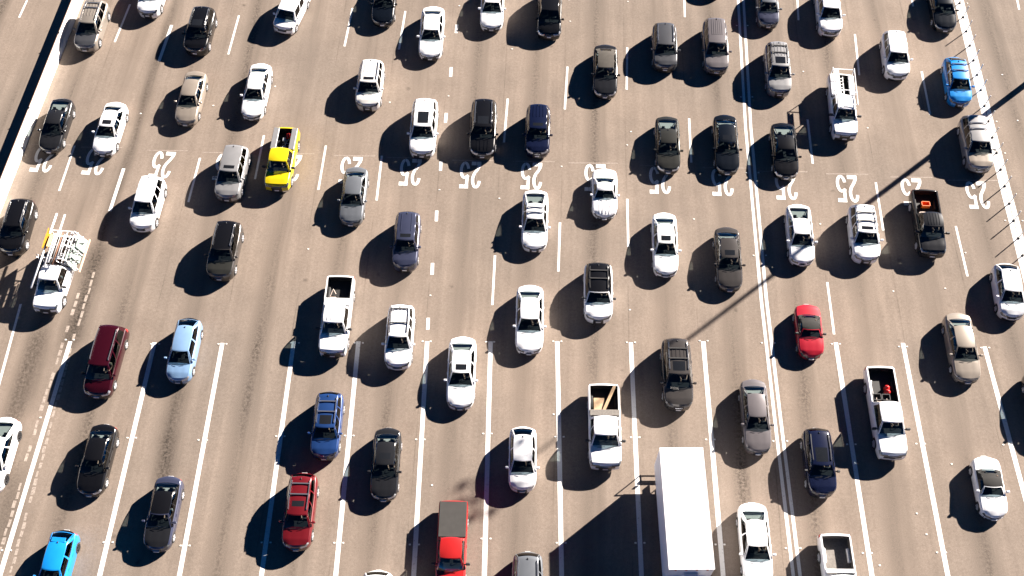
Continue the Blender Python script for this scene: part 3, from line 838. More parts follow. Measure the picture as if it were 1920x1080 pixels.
    def sheet(A, B, v, out):
        p = A.lerp(B, v); k = 4 * v * (1 - v)
        return p + out * (k * .035)
    # front and rear glazing
    fabric = o.get('soft')
    for end, key_ in (('f', 'windscreen'), ('r', 'rear_window')):
        w = 0 if end == 'f' else 1
        out = Vector((0, -.6 if end == 'f' else .6, .8))
        for u0, u1 in zip(US[:-1], US[1:]):
            for v0, v1 in zip(VS[:-1], VS[1:]):
                lim = .92 if not (fabric and end == 'r') else .6
                is_g = abs(u0 + u1) / 2 < lim and 0.0 <= v0 and v1 <= .94 and (v0 >= .05 or end == 'f')
                if end == 'r' and fabric and v1 > .66: is_g = False
                part = key_ if is_g else ('frame' if end == 'f' else 'roof')
                q = [sheet(base(u, end=end), roof(u, w), v, out) for u, v in ((u0, v0), (u1, v0), (u1, v1), (u0, v1))]
                G.face(part, q if end == 'f' else q[::-1])
    # sides
    nB = .46 if style in ('suv', 'van', 'box') else .5
    wsides = [0, .03, .12, .24, nB - .03, nB + .015, .62, .72, .82, .90, 1]
    third = style in ('suv', 'van', 'box') and not o.get('no_third')
    if third: wsides = [0, .03, .10, .20, .345, .375, .5, .625, .655, .76, .92, 1]
    rear_end = {'sedan': .90, 'fastback': .82, 'hatch': .90, 'coupe': .72 if not fabric else .62, 'pickup': .88}.get(style, .92)
    for side in (-1, 1):
        nm = 'left' if side > 0 else 'right'
        for w0, w1 in zip(wsides[:-1], wsides[1:]):
            for v0, v1 in zip(VS[:-1], VS[1:]):
                m = (w0 + w1) / 2
                g_ok = .03 < m < rear_end and v0 >= .05 and v1 <= .94
                if third:
                    if .345 < m < .375 or .625 < m < .655: g_ok = False
                    part = 'front_window_' if m < .36 else ('rear_window_' if m < .64 else 'quarter_window_')
                else:
                    if nB - .03 < m < nB + .015 and not two_door: g_ok = False
                    part = 'front_window_' if m < nB or two_door else 'rear_window_'
                q = [sheet(base(w=w, side=side), roof(side, w), v, Vector((side, 0, .2))) for w, v in ((w0, v0), (w1, v0), (w1, v1), (w0, v1))]
                G.face(part + nm if g_ok else ('frame' if m < .03 else 'roof'), q if side > 0 else q[::-1])
    sun = o.get('sunroof')
    RW = sorted({0, .08, .2, .35, .5, .65, .8, .92, 1} | (set(sun) if sun else set()))
    su = o.get('sun_u', .6)
    for w0, w1 in zip(RW[:-1], RW[1:]):
        for u0, u1 in zip(US[:-1], US[1:]):
            um, wm = abs(u0 + u1) / 2, (w0 + w1) / 2
            part = 'sunroof' if sun and um < su + .01 and sun[0] < wm < sun[1] else 'roof'
            G.face(part, [roof(u0, w0), roof(u1, w0), roof(u1, w1), roof(u0, w1)])
    # ---- link the parts
    roof_m = {None: body_m, 'black': PAINT['black'], 'brown_top': FABRIC_BROWN, 'black_top': FABRIC_BLACK, 'glass': ROOFGLASS}[o.get('roof')]
    body = G.build('body', 'body', body_m, root)
    tailm = PAINT[o['tail_paint']] if 'tail_paint' in o else body_m
    G.build('hood', 'hood', PAINT[o['hood_paint']] if 'hood_paint' in o else body_m, root)
    lidname = {'pickup': 'tailgate', 'suv': 'tailgate', 'van': 'tailgate', 'box': 'tailgate', 'hatch': 'hatch_door'}.get(style, 'trunk_lid')
    G.build('tail_panel', lidname, tailm, root)
    G.build('grille', 'grille', GRILLE, root)
    bm_ = {'chrome': CHROME, 'black': TRIM, None: body_m}[o.get('bumper')]
    G.build('front_bumper', 'front_bumper', bm_, root); G.build('rear_bumper', 'rear_bumper', bm_, root)
    rfo = G.build('roof', 'soft_top' if fabric else 'roof', roof_m, root)
    if rfo and fabric: rfo['label'] = 'folded fabric soft top'
    G.build('frame', 'windscreen_frame', body_m, root)
    G.build('windscreen', 'windscreen', SCREEN, root)
    G.build('rear_window', 'rear_window', REARGLASS if style in ('sedan', 'fastback', 'coupe', 'pickup') else PRIVACY, root)
    if sun: G.build('sunroof', 'sunroof', ROOFGLASS, root)
    lm = o.get('lamp', LAMP_DARK)
    for side in ('left', 'right'):
        G.build('headlight_' + side, 'headlight', lm, root); G.build('taillight_' + side, 'taillight', TAIL, root)
        sx = 1 if side == 'left' else -1
        for d, (s0, s1) in (('front_door_', (sA, sB)), ('rear_door_', (sB, sC))):
            do = G.build(d + side, d[:-1], body_m, root)
            if do:
                sh = s1 - .02
                x = sx * (hw(sh) * 1.0 + .012); zz = zt(sh) - .15
                MB().box(x - .012, x + .012, -L / 2 + sh * L - .20, -L / 2 + sh * L - .02, zz - .015, zz + .02).build('handle', CHROME if o.get('chrome_handles') else body_m, do)
        for d, gm in (('front_window_', SIDE), ('rear_window_', PRIVACY if third else SIDE), ('quarter_window_', PRIVACY)):
            G.build(d + side, 'side_window', gm, root)
        # mirror
        mx, my, mz = sx * (hb_f + .01), yc + (.30 if style != 'coupe' else .22), zb(cowl) + .06
        k = 1.35 if pickup else 1.0
        mm = {'black': TRIM, 'chrome': CHROME, None: body_m}[o.get('mirror', 'black' if pickup else None)]
        mb = MB().box(*sorted((mx + sx * .07, mx + sx * (.07 + .20 * k))), my - .075, my + .055, mz - .04, mz + .12 * k, .025)
        mb.bar((mx - sx * .05, my, mz - .02), (mx + sx * .10, my - .01, mz + .02), .06, .04)
        mb.build('mirror', mm, root)
    # wheels
    tyre, rim = wheel_meshes(wr_, o.get('dark_rims', False))
    for w in wc:
        for sx in (-1, 1):
            t = put('wheel', tyre, root, (sx * (hw(w) - .112), -L / 2 + w * L, wr_), math.pi if sx < 0 else 0)
            put('rim', rim, t)
    # underbody and wheel housings
    mb = MB()
    mb.box(-hw(.3) * .70, hw(.3) * .70, -L / 2 + .03 * L, L / 2 - .03 * L, .19 if not pickup else .3, .40)
    for w in wc:
        mb.box(-hw(w) * .72, hw(w) * .72, -L / 2 + w * L - RA - .02, -L / 2 + w * L + RA + .02, .22, min(zt(w) - .08, .62 if not pickup else .60))
    mb.build('underbody', TRIM, root)
    # plate, badge, wipers
    MB().box(-.16, .16, -L / 2 - .118, -L / 2 - .092, .40 + S['hb'] * .5, .52 + S['hb'] * .5).build('licence_plate', PLATE, root)
    MB().box(-.16, .16, L / 2 + .078, L / 2 + .10, .62 + S['hb'] * .5, .74 + S['hb'] * .5).build('licence_plate', PLATE, root)
    zg = (zrow(0, 6) + zrow(0, 7)) / 2
    MB().box(-hw(0) * .34, hw(0) * .34, -L / 2 - .075, -L / 2 - .035, zg - .02, zg + .02, .008).build('grille_bar', CHROME if o.get('chrome', True) else GRILLE, root)
    mb = MB()
    for ux in (-.55, .12):
        A = base(ux, end='f'); B = base(ux + .5, end='f').lerp(roof(ux + .5, 0), .12)
        mb.tube(A + Vector((0, -.02, .03)), B + Vector((0, -.03, .045)), .012, 5)
    mb.build('wiper', TRIM, root)
    # ---- inside
    zf = .41 if not pickup else .55
    zbelt = zt((cowl + rb) / 2)
    hi = hw(.5) * .80
    yend = yrb - .05
    mb = MB().box(-hi, hi, yc - .05, yend, zf, zf + .03)
    if not pickup: pass
    else: mb.box(-hi, hi, yrb - .12, yrb - .04, zf, zbelt - .02)
    for sx in (-1, 1):
        mb.box(*sorted((sx * hi, sx * (hi + .07))), yc, yend, zf, zbelt - .06)
    mb.build('cabin_lining', CABIN, root)
    if not pickup: MB().box(-hi * .95, hi * .95, min(-L / 2 + rr * L + .1, yrb - .5), yrb - .02, zf + .03, zbelt - .02, .03).build('parcel_shelf', SHELF, root)
    mb = MB().box(-hi, hi, yc - .02, yc + .42, zbelt - .30, zbelt - .06, .05)
    mb.box(-.12, .12, yc + .3, yc + 1.2, zf + .03, zf + .25, .03)
    mb.build('dashboard', CABIN, root)
    ux_ = CLOTH_TAN if o.get('tan_seats') else CLOTH
    zs = zbelt - .62 if style != 'coupe' else zbelt - .60
    ys = yc + 1.12 if style != 'coupe' else yc + .98
    if pickup: ys = min(ys, yrb - .75); 
    for sx in (-1, 1):
        put('seat', seat_mesh(ux_), root, (sx * .37, ys, zs))
    if rb * L - cowl * L > 2.1 and not pickup:
        put('seat', seat_mesh(ux_), root, (.33, ys + .85, zs)); put('seat', seat_mesh(ux_), root, (-.33, ys + .85, zs))
    put('steering_wheel', STEER, root, (.37, yc + .58, zbelt - .02))
    # ---- roof furniture
    def on_roof(u, w, dz): p = roof(u, w); return Vector((p.x, p.y, p.z + dz))
    if o.get('ribs'):
        mb = MB()
        for k in range(o['ribs']):
            u = -.56 + 1.12 * k / (o['ribs'] - 1)
            w_a, w_b = o.get('rib_w', (.28, .93))
            n = 6
            for i in range(n):
                a, b = w_a + (w_b - w_a) * i / n, w_a + (w_b - w_a) * (i + 1) / n
                mb.bar(on_roof(u, a, .006), on_roof(u, b, .006), .05, .022)
        mb.build('roof_ribs', roof_m, root)
    if o.get('rails'):
        rm_ = {'silver': CHROME, 'black': TRIM}[o['rails']]
        for sx in (-1, 1):
            mb = MB(); n = 6
            for i in range(n):
                a, b = .12 + .78 * i / n, .12 + .78 * (i + 1) / n
                mb.bar(on_roof(sx * .90, a, .055), on_roof(sx * .90, b, .055), .045, .035)
            for a in (.12, .5, .9): mb.bar(on_roof(sx * .90, a, -.01), on_roof(sx * .90, a, .05), .05, .06)
            mb.build('roof_rail', rm_, root)
    for a in o.get('bars', ()):
        MB().bar(on_roof(-.92, a, .085), on_roof(.92, a, .085), .07, .04).bar(on_roof(-.90, a, 0), on_roof(-.90, a, .08), .06, .06).bar(on_roof(.90, a, 0), on_roof(.90, a, .08), .06, .06).build('roof_crossbar', {'silver': CHROME}.get(o.get('bar_paint'), TRIM), root)
    if o.get('fin', style in ('suv', 'hatch', 'fastback')) and not fabric:
        p = roof(0, .93)
        MB().add([(p.x - .035, p.y - .10, p.z - .012), (p.x + .035, p.y - .10, p.z - .012), (p.x + .035, p.y + .08, p.z - .02), (p.x - .035, p.y + .08, p.z - .02), (p.x, p.y + .05, p.z + .075)],
                 [(0, 1, 4), (1, 2, 4), (2, 3, 4), (3, 0, 4)]).build('antenna_fin', o.get('fin_m', TRIM), root)
    if o.get('spoiler'):
        A, B = on_roof(-.8, .985, .0), on_roof(.8, .985, .0)
        MB().box(A.x, B.x, A.y - .02, A.y + .26, A.z + .005, A.z + .04, .012).build('spoiler', body_m, root)
    if o.get('hood_ridges'):
        mb = MB()
        for u in (-.42, -.16, .16, .42):
            n = 5
            for i in range(n):
                a, b = .05 + (cowl - .09) * i / n, .05 + (cowl - .09) * (i + 1) / n
                f = abs(u)
                mb.bar((u * hw(a), -L / 2 + a * L, zt(a) + crown * (1 - (f / .88) ** 2) + .006), (u * hw(b), -L / 2 + b * L, zt(b) + crown * (1 - (f / .88) ** 2) + .006), .05, .028)
        mb.build('hood_ridges', body_m, root)
    # ---- the bed of a pickup
    if pickup:
        b0, b1 = -L / 2 + bed0 * L, -L / 2 + bed1 * L
        xi = .88 * hw(.8); zf_ = .70; zr_ = zt(.8) + .001
        lm_ = {'black': LINER, 'grey': LINER_GREY, None: LINER}[o.get('liner')]
        mb = MB()
        mb.box(-xi, xi, b0, b1, zf_ - .03, zf_)
        mb.box(-xi - .02, -xi, b0, b1, zf_ - .03, zr_ - .004); mb.box(xi, xi + .02, b0, b1, zf_ - .03, zr_ - .004)
        mb.box(-xi, xi, b0 - .02, b0, zf_ - .03, zr_ + .02); mb.box(-xi, xi, b1, b1 + .02, zf_ - .03, zr_ - .004)
        mb.build('bed', lm_, root)
        yw = -L / 2 + S['wr'] * L
        hm_ = PAINT['white'] if o.get('white_humps') else lm_
        for sx in (-1, 1):
            MB().box(*sorted((sx * xi, sx * (xi - .20))), yw - .45, yw + .45, zf_, zf_ + .24, .05).build('wheel_hump', hm_, root)
            n = 4
            MB().bar((sx * (xi + .035), b0, zr_ + .014), (sx * (xi + .035), b1, zr_ + .014), .09, .022).build('bed_rail', TRIM if o.get('black_rails') else body_m, root)
        if o.get('cover'):
            mb = MB().box(-xi - .04, xi + .04, b0 - .01, b1 + .06, zr_ + .026, zr_ + .055, .012)
            mb.build('tonneau_cover', VINYL_GREY, root)
        if o.get('strip'):
            y0 = b0 + .02
            MB().box(-xi - .05, xi + .05, y0, y0 + o['strip'], zr_ + .026, zr_ + .12, .02).build('toolbox', PAINT[o.get('strip_paint', 'white')] if o.get('strip_paint') != 'liner' else LINER_GREY, root)
    info = dict(root=root, L=L, W=W, H=H, yc=yc, zbelt=zbelt, zs=zs, ys=ys, hd=HD, X=X, Y=Y, roof=on_roof, xi=.88 * hw(.8),
                b0=-L / 2 + (rb + .012) * L, b1=-L / 2 + .978 * L)
    def world(x, y, z):
        c, s = math.cos(-HD), math.sin(-HD)
        return Vector((X + x * c - y * s, Y + x * s + y * c, z))
    info['world'] = world
    return info

# ------------------------------------------------------------------ the traffic
SUVN, SED, HAT, PIC = 'sport_utility_vehicle', 'sedan', 'hatchback', 'pickup_truck'
V = {}
def sedan(k, colour, label, style='sedan', name=SED, **o): V[k] = vehicle(k, name, style, colour, label, 'car', **o)
def suv(k, colour, label, **o): V[k] = vehicle(k, SUVN, 'suv', colour, label, 'SUV', **o)
def hatch(k, colour, label, **o): V[k] = vehicle(k, o.pop('name', HAT), o.pop('style', 'hatch'), colour, label, 'car', **o)
def pick(k, colour, label, **o): V[k] = vehicle(k, PIC, 'pickup', colour, label, 'pickup truck', **o)

suv(1, 'tan', 'tan SUV with grey roof and roof bars right beside the concrete barrier', rails='silver', ribs=4, bars=(.62, .84), bar_paint='silver', hood_paint='grey', roof=None)
suv(2, 'white', 'white SUV cut by the top edge beside the tan SUV', grille=.6)
suv(3, 'black', 'black SUV with chrome grille bar, alone upper left between two dashed lines', rails='silver', sunroof=(.08, .35))
sedan(4, 'champagne', 'champagne sedan left of a white sedan in the upper left lanes')
sedan(5, 'charcoal', 'dark grey fastback sedan casting its shadow onto the concrete barrier', style='fastback')
sedan(6, 'white', 'white sedan with black sunroof beside the dark fastback near the barrier', sunroof=(.08, .35), sun_u=.6)
hatch(7, 'white', 'boxy white hatchback angled across its lane at the top edge', style='box', rcrown=.03)
sedan(8, 'midnight', 'black sedan cut by the top edge, left of two white sedans', lamp=LAMP_DARK)
sedan(9, 'white', 'large white sedan with black grille slot at the top, plain roof', grille=.6)
sedan(10, 'white', 'white sedan with plain roof above the yellow pickup truck')
suv(11, 'pearl', 'off-white SUV with small sunroof and ribbed rear roof, upper left', ribs=4, rib_w=(.42, .95), sunroof=(.08, .2), rails='silver')
suv(12, 'white', 'white SUV with large black panoramic sunroof beside a black SUV', sunroof=(.08, .5), sun_u=.6)
suv(13, 'black', 'black SUV with bright roof rails and panoramic roof beside the white one', rails='silver', sunroof=(.08, .35), grille=.6, lamp=LAMP, hood_ridges=True, tail_paint='black')
pick(14, 'yellow', 'bright yellow pickup truck with silver toolboxes along both bed sides', two_door=True, bumper='chrome', mirror='black')
sedan(15, 'white', 'silvery white sedan cut by the top edge, left of a black minivan')
V[16] = vehicle(16, 'minivan', 'van', 'black', 'black minivan with pale headlights cut by the top edge', 'minivan', lamp=LAMP, h=1.78)
sedan(17, 'charcoal', 'dark grey convertible with closed taupe fabric roof', name='convertible', soft=True, roof='brown_top', lamp=LAMP, grille=.42)
suv(18, 'grey', 'dark grey crossover left of a tall grey SUV near the double line', rails='silver', h=1.62)
suv(19, 'mauve', 'tall grey SUV with grooved roof just left of the white double line', ribs=6, rib_w=(.30, .97), h=1.8, grille=.6)
suv(20, 'navy', 'navy blue SUV with pale headlights above a 25 numeral', ribs=4, rib_w=(.45, .95), sunroof=(.08, .2), lamp=LAMP)
sedan(21, 'olive', 'olive grey sedan with glossy dark glass, left of a midnight sedan', style='fastback', lamp=LAMP)
sedan(22, 'midnight', 'midnight blue sedan with sunroof just left of the white double line', sunroof=(.08, .35))
sedan(23, 'black', 'black fastback sedan just right of the double line by a ladder shadow', style='fastback', lamp=LAMP)
hatch(24, 'steel', 'small grey-blue hatchback with silver roof cut by the top edge', style='hatch', hood_paint='slate')  # slate hood: blue sky reflection put into the hood colour
suv(25, 'white', 'white SUV with black grille cut by the top edge, right of double line', grille=.6)
suv(26, 'silver', 'silver SUV with black roof bars and grooved roof right of the double line', ribs=4, rib_w=(.4, .97), bars=(.52, .82), sunroof=(.08, .35), rails='black', h=1.78)
sedan(27, 'midnight', 'blue-black sedan cut by the top edge next to the row of posts')
suv(28, 'white', 'plain white SUV with bare roof left of the azure hatchback', h=1.68)
hatch(29, 'azure', 'bright blue hatchback with two roof bars beside the row of posts', bars=(.42, .80), bar_paint='silver', h=1.56)
pick(30, 'white', 'white pickup truck with ladder rack and long white tube on its roof', grille=.5, black_rails=True)
suv(31, 'silver', 'pale beige-silver SUV with thin roof bars touching the post row shadows', bars=(.45, .68), bar_paint='silver', hood_paint='champagne', h=1.74, bumper='black')
suv(32, 'black', 'black SUV cut by the left edge below the concrete barrier', rails='silver', h=1.62)
suv(34, 'white', 'white SUV standing on a half-hidden 25 numeral, upper left', h=1.78, lamp=LAMP)
suv(35, 'silver', 'silver SUV with small black sunroof left of the yellow pickup truck', sunroof=(.08, .2), hood_paint='silver', bumper='black')
suv(36, 'brown', 'dark brown-grey SUV with black roof and silver rails, left of centre', roof='black', rails='silver', hood_paint='olive')
sedan(37, 'steel', 'steel grey sedan covering half a 25 numeral, left of centre')
suv(38, 'slate', 'slate blue SUV with sunroof and red rear lamps left of the short thick dashes', sunroof=(.08, .2), ribs=2, rib_w=(.3, .95))
pick(39, 'white', 'white pickup truck with open black bed and white toolbox behind cab', strip=.55, ribs=4, rib_w=(.1, .9), grille=.62, two_door=True, mirror='black')
suv(40, 'white', 'white SUV with ribbed roof rack frame beside the start of a solid line', ribs=4, rib_w=(.42, .9), bars=(.40, .88), rails='black', h=1.76)
sedan(41, 'white', 'white sedan with black trapezoid grille and small sunroof at centre', sunroof=(.08, .35), grille=.4)
suv(42, 'blue', 'blue wagon with silver roof bars and black sunroof, lower left of centre', bars=(.45, .78), bar_paint='silver', rails='silver', sunroof=(.08, .35), h=1.6)
suv(43, 'crimson', 'dark red SUV with two silver roof bars, bottom left of centre', bars=(.52, .82), bar_paint='silver', rails='silver', sunroof=(.2, .35), lamp=LAMP, h=1.66, grille=.5)
sedan(44, 'charcoal', 'charcoal sedan with pale rear window and split grille, lower centre left', sunroof=(.2, .5), lamp=LAMP)
pick(45, 'vermilion', 'red pickup truck with flat grey bed cover at the bottom edge', cover=True, two_door=True, mirror='black')
suv(46, 'white', 'white SUV roof just showing at the bottom edge', h=1.7)
sedan(47, 'white', 'white hatch-backed car with two white roof bars beside a solitary numeral', style='fastback', bars=(.35, .75), bar_paint='silver', h=1.52)
sedan(48, 'white', 'small white coupe with ridged hood covering a 25 numeral', style='coupe', name='coupe', h=1.36, hood_ridges=True, rr=.60, rb=.76, roof=None, grille=.42)
sedan(49, 'white', 'white sedan with sunroof left of a brown-grey sedan, centre right', sunroof=(.08, .35), grille=.4)
suv(50, 'white', 'white crossover with black roof and black roof rack at centre', roof='black', bars=(.45, .75), rails='black', mirror='black', h=1.62)
sedan(51, 'white', 'white sedan with plain roof and angular black lower grille at centre', grille=.3)
suv(52, 'brown', 'brown-grey off-road SUV with silver rails and roof rack, right of centre', rails='silver', bars=(.42, .72), ribs=4, rib_w=(.42, .75), sunroof=(.08, .35), h=1.84, bumper='black')
pick(53, 'white', 'white pickup truck carrying plywood and a timber board in its bed', strip=.42, strip_paint='liner', grille=.62, mirror='black', lamp=LAMP_DARK)
sedan(54, 'brown', 'brown-grey sedan with sunroof and bright rear window right of centre', sunroof=(.08, .35), hood_paint='brown')
sedan(55, 'white', 'white fastback sedan with dark glass rear, crossed by a thin pole shadow', style='fastback', grille=.2, chrome=False)
suv(56, 'white', 'white SUV with sunroof and two dark roof bars left of the charcoal pickup', sunroof=(.08, .2), bars=(.38, .7), rails='silver', hood_ridges=False)
pick(57, 'charcoal', 'charcoal pickup truck with orange crate in its black bed', ribs=5, rib_w=(.1, .92), chrome=True, mirror='black')
hatch(58, 'white', 'small white hatchback with black lower grille near the right edge', grille=.5, chrome=False)
sedan(59, 'red', 'bright red roadster with closed black fabric roof', style='coupe', name='convertible', soft=True, roof='black_top', mirror='black', lamp=LAMP_DARK)
sedan(60, 'champagne', 'pale gold sedan with big rear window near the right edge')
pick(61, 'white', 'white pickup truck with red fuel cans and crates in its bed', two_door=True, mirror='black', grille=.55)
sedan(62, 'mauve', 'mauve-grey sedan with plain roof just left of the double line')
suv(63, 'navy', 'navy blue wagon with long glass sunroof just right of the double line', sunroof=(.08, .5), rails='black', h=1.56, mirror='black')
sedan(64, 'white', 'white roadster with closed black fabric roof at lower right', style='coupe', name='convertible', soft=True, roof='black_top')
pick(65, 'white', 'white pickup truck with empty grey bed and white wheel humps, bottom edge', liner='grey', white_humps=True, strip=.25)
sedan(67, 'white', 'white sedan beside the box truck at the bottom edge')
hatch(68, 'skyblue', 'pale blue hatchback with black glass tailgate, left side', tail_paint='black', lamp=LAMP)
V[69] = vehicle(69, 'minivan', 'van', 'maroon', 'dark maroon minivan with chrome roof rails next to the broken old stripes', 'minivan', rails='silver', dark_rims=False, lamp=LAMP)
sedan(70, 'black', 'black sedan with pale headlights at lower left', lamp=LAMP)
sedan(71, 'slate', 'dark blue-grey sedan with pale rear window, lower left between solid lines', hood_paint='charcoal', roof='black')
hatch(72, 'azure', 'bright blue hatchback with rear spoiler at the bottom left corner', spoiler=True, tail_paint='black', dark_rims=True)
sedan(73, 'white', 'white fastback sedan with dark rims cut by the left edge', style='fastback', dark_rims=True)
hatch(74, 'white', 'silvery white hatchback with bare roof, bottom centre', lamp=LAMP)
suv(75, 'steel', 'steel grey SUV with silver roof rails at the bottom edge', rails='silver', roof=None)
sedan(76, 'charcoal', 'charcoal sedan barely showing at the right edge')
sedan(78, 'grey', 'grey sedan hidden beyond the top edge, only its shadow showing')

# ------------------------------------------------------------------ pickups' cargo (things of their own, resting in the beds)
def cargo(k, name, mb, mat, label, cat, lx, ly, z, rz=0, group=None, smooth=False):
    i = V[k]; p = i['world'](lx, ly, z)
    o = mb.build(name, mat, None, smooth, p, -i['hd'] + rz)
    tag(o, label, cat, group)
    return o
ORANGE = plain('orange_plastic', (.75, .16, .02), .5)
REDCAN = plain('red_can', (.62, .02, .02), .4)
GREYBOX = plain('grey_tote', (.06, .06, .065), .6)
CANVAS = plain('pale_canvas', (.60, .50, .44), .9, vary=.1)
ALU = plain('aluminium', (.55, .56, .58), .35, .5)
TUBEW = plain('white_tube', (.78, .78, .79), .5)
FLOOR_Z = .702
# yellow pickup: chests along the sides, tools in the middle
i = V[14]; yb = (i['b0'] + i['b1']) / 2; ln = (i['b1'] - i['b0'])
for sx in (-1, 1):
    MB().box(*sorted((sx * (i['xi'] + .06), sx * (i['xi'] - .36))), i['b0'] + .03, i['b1'] - .03, 1.235, 1.36, .025).build('toolbox', PAINT['silver'], i['root'])
mb = MB().box(-.22, .02, .05, .38, 0, .26, .03).tube((-.22, -.6, .3), (.24, -.6, .3), .03).tube((-.15, -.5, .03), (.2, .3, .16), .03).tube((.1, -.5, .03), (-.05, .4, .2), .025).tube((-.2, -.1, .12), (.3, -.05, .12), .02).box(-.12, .14, -.62, -.45, 0, .30, .02)
cargo(14, 'garden_tools', mb, ALU, 'grey metal tools piled in the middle of the yellow pickup bed', 'tools', 0, yb, FLOOR_Z)
cargo(14, 'fuel_can', MB().box(-.12, .12, -.18, .18, 0, .34, .04).tube((0, .08, .33), (0, .08, .42), .03), REDCAN, 'dark red fuel can at the rear of the yellow pickup bed', 'fuel can', .16, yb + .55, FLOOR_Z)
# plywood and board
i = V[53]
cargo(53, 'plywood_sheet', MB().box(-.34, .34, -.45, .45, 0, .25, .01), WOOD, 'square pale plywood box lying behind the cab of a white pickup', 'plywood', -.32, i['b0'] + .95, FLOOR_Z)
mb = MB().bar((0, -.9, .30), (.0, 1.05, .52), .19, .04)
cargo(53, 'timber_board', mb, WOOD, 'long timber board leaning diagonally across the white pickup bed', 'timber', .30, i['b0'] + 1.25, FLOOR_Z - .02, R(-24))
# orange crate, canvas bundle
i = V[57]
mb = MB().box(-.30, .30, -.20, .20, 0, .04).box(-.30, .30, -.20, -.16, 0, .32).box(-.30, .30, .16, .20, 0, .32).box(-.30, -.26, -.20, .20, 0, .32).box(.26, .30, -.20, .20, 0, .32)
cargo(57, 'crate', mb, ORANGE, 'open orange crate in the black bed of the charcoal pickup', 'crate', 0, i['b0'] + 1.05, FLOOR_Z + .02)
cargo(57, 'canvas_bundle', MB().box(-.38, .38, -.16, .16, 0, .36, .10), CANVAS, 'pale canvas bundle behind the cab of the charcoal pickup', 'bundle', -.2, i['b0'] + .22, FLOOR_Z)
# fuel cans, totes, hoses
i = V[61]
for dy, lab in ((.95, 'rear red round fuel can in the white pickup bed'), (.66, 'front red round fuel can in the white pickup bed')):
    mb = MB().lathe_z([(.17, 0), (.18, .05), (.18, .30), (.13, .38), (.06, .40), (.06, .46), (0.0, .46)], 14)
    cargo(61, 'fuel_can', mb, REDCAN, lab, 'fuel can', .30, i['b0'] + dy + .15, FLOOR_Z, 0, None, True)
for dx, dy, lab in ((-.45, .42, 'dark open tote behind the cab, passenger side, beside red fuel cans'), (.12, .40, 'dark open tote nearest the red fuel cans behind the cab')):
    mb = MB().box(-.26, .26, -.22, .22, 0, .03).box(-.26, .26, -.22, -.19, 0, .36).box(-.26, .26, .19, .22, 0, .36).box(-.26, -.23, -.22, .22, 0, .36).box(.23, .26, -.22, .22, 0, .36)
    cargo(61, 'tote', mb, GREYBOX, lab, 'tote', dx, i['b0'] + dy, FLOOR_Z)
mb = MB().tube((0, -.3, .1), (-.12, .2, .36), .045).tube((-.12, .2, .36), (-.02, .55, .25), .045)
cargo(61, 'hose', mb, TUBEW, 'pale bent hose along the side of the bed with red cans', 'hose', -.62, i['b0'] + 1.05, FLOOR_Z)
mb = MB().tube((-.4, 0, .30), (.25, 0, .30), .025).tube((-.4, 0, .30), (-.4, .28, .30), .025).tube((.25, 0, .30), (.25, .22, .30), .025).tube((-.4, 0, .30), (-.4, 0, 0), .025).tube((.25, 0, .3), (.25, 0, 0), .025)
cargo(61, 'cart_frame', mb, CANVAS, 'pale tubular frame against the cab of the pickup with red cans', 'frame', -.1, i['b0'] + .10, FLOOR_Z)
# scrap in the black bed
i = V[39]
mb = MB().tube((-.3, 0, .05), (-.1, .5, .25), .03).tube((-.1, .5, .25), (.1, .2, .1), .03).box(-.25, .15, -.35, -.05, 0, .18, .04)
cargo(39, 'rope_bundle', mb, CANVAS, 'loose pale rope bundle in the black bed of a white pickup', 'rope', -.35, i['b0'] + .95, FLOOR_Z)

# white pickup with ladder rack
i = V[30]
rz_ = 1.98; L_ = i['L']; x_ = .80
mb = MB()
for y in (i['b0'] + .12, i['b1'] - .10):
    for sx in (-1, 1): mb.bar((sx * x_, y, 1.20), (sx * x_, y, rz_), .05, .05)
    mb.bar((-x_, y, rz_), (x_, y, rz_), .05, .05)
mb.bar((x_, i['b0'] - 1.3, rz_ + .06), (x_, i['b1'], rz_ + .06), .05, .05); mb.bar((-x_, i['b0'] - 1.3, rz_ + .06), (-x_, i['b1'], rz_ + .06), .05, .05)
mb.bar((-x_, i['b0'] - 1.25, rz_), (x_, i['b0'] - 1.25, rz_ + .02), .04, .04)
mb.build('ladder_rack', PAINT['white'], i['root'])
for sx in (-1, 1):
    MB().box(*sorted((sx * (i['xi'] + .06), sx * (i['xi'] - .34))), i['b0'] + .15, i['b1'] - .2, 1.235, 1.44, .02).build('toolbox', PAINT['white'], i['root'])
p = i['world'](-x_ + .22, i['b0'] - .45, rz_ + .03)
mb = MB()
for sx in (-.13, .13): mb.box(sx - .035, sx + .035, -1.45, 2.35, 0, .09)
for k in range(13): mb.bar((-.13, -1.3 + .29 * k, .045), (.13, -1.3 + .29 * k, .045), .04, .04)
mb.box(-.10, .10, -1.4, 2.3, .07, .10)
o_ = mb.build('ladder', TUBEW, None, False, i['world'](-x_ + .26, i['b0'] - .25, rz_ + .03), -i['hd'] + R(1.0)); tag(o_, 'long white ladder carried on the rack of the white pickup', 'ladder')
mb = MB()
for sx in (-.2, .2): mb.box(sx - .03, sx + .03, -.9, .9, 0, .07)
for k in range(6): mb.bar((-.2, -.75 + .3 * k, .035), (.2, -.75 + .3 * k, .035), .05, .04)
cargo(30, 'step_ladder', mb, TUBEW, 'short white step ladder lying in the bed under the rack', 'ladder', -.1, (i['b0'] + i['b1']) / 2, FLOOR_Z + .5)

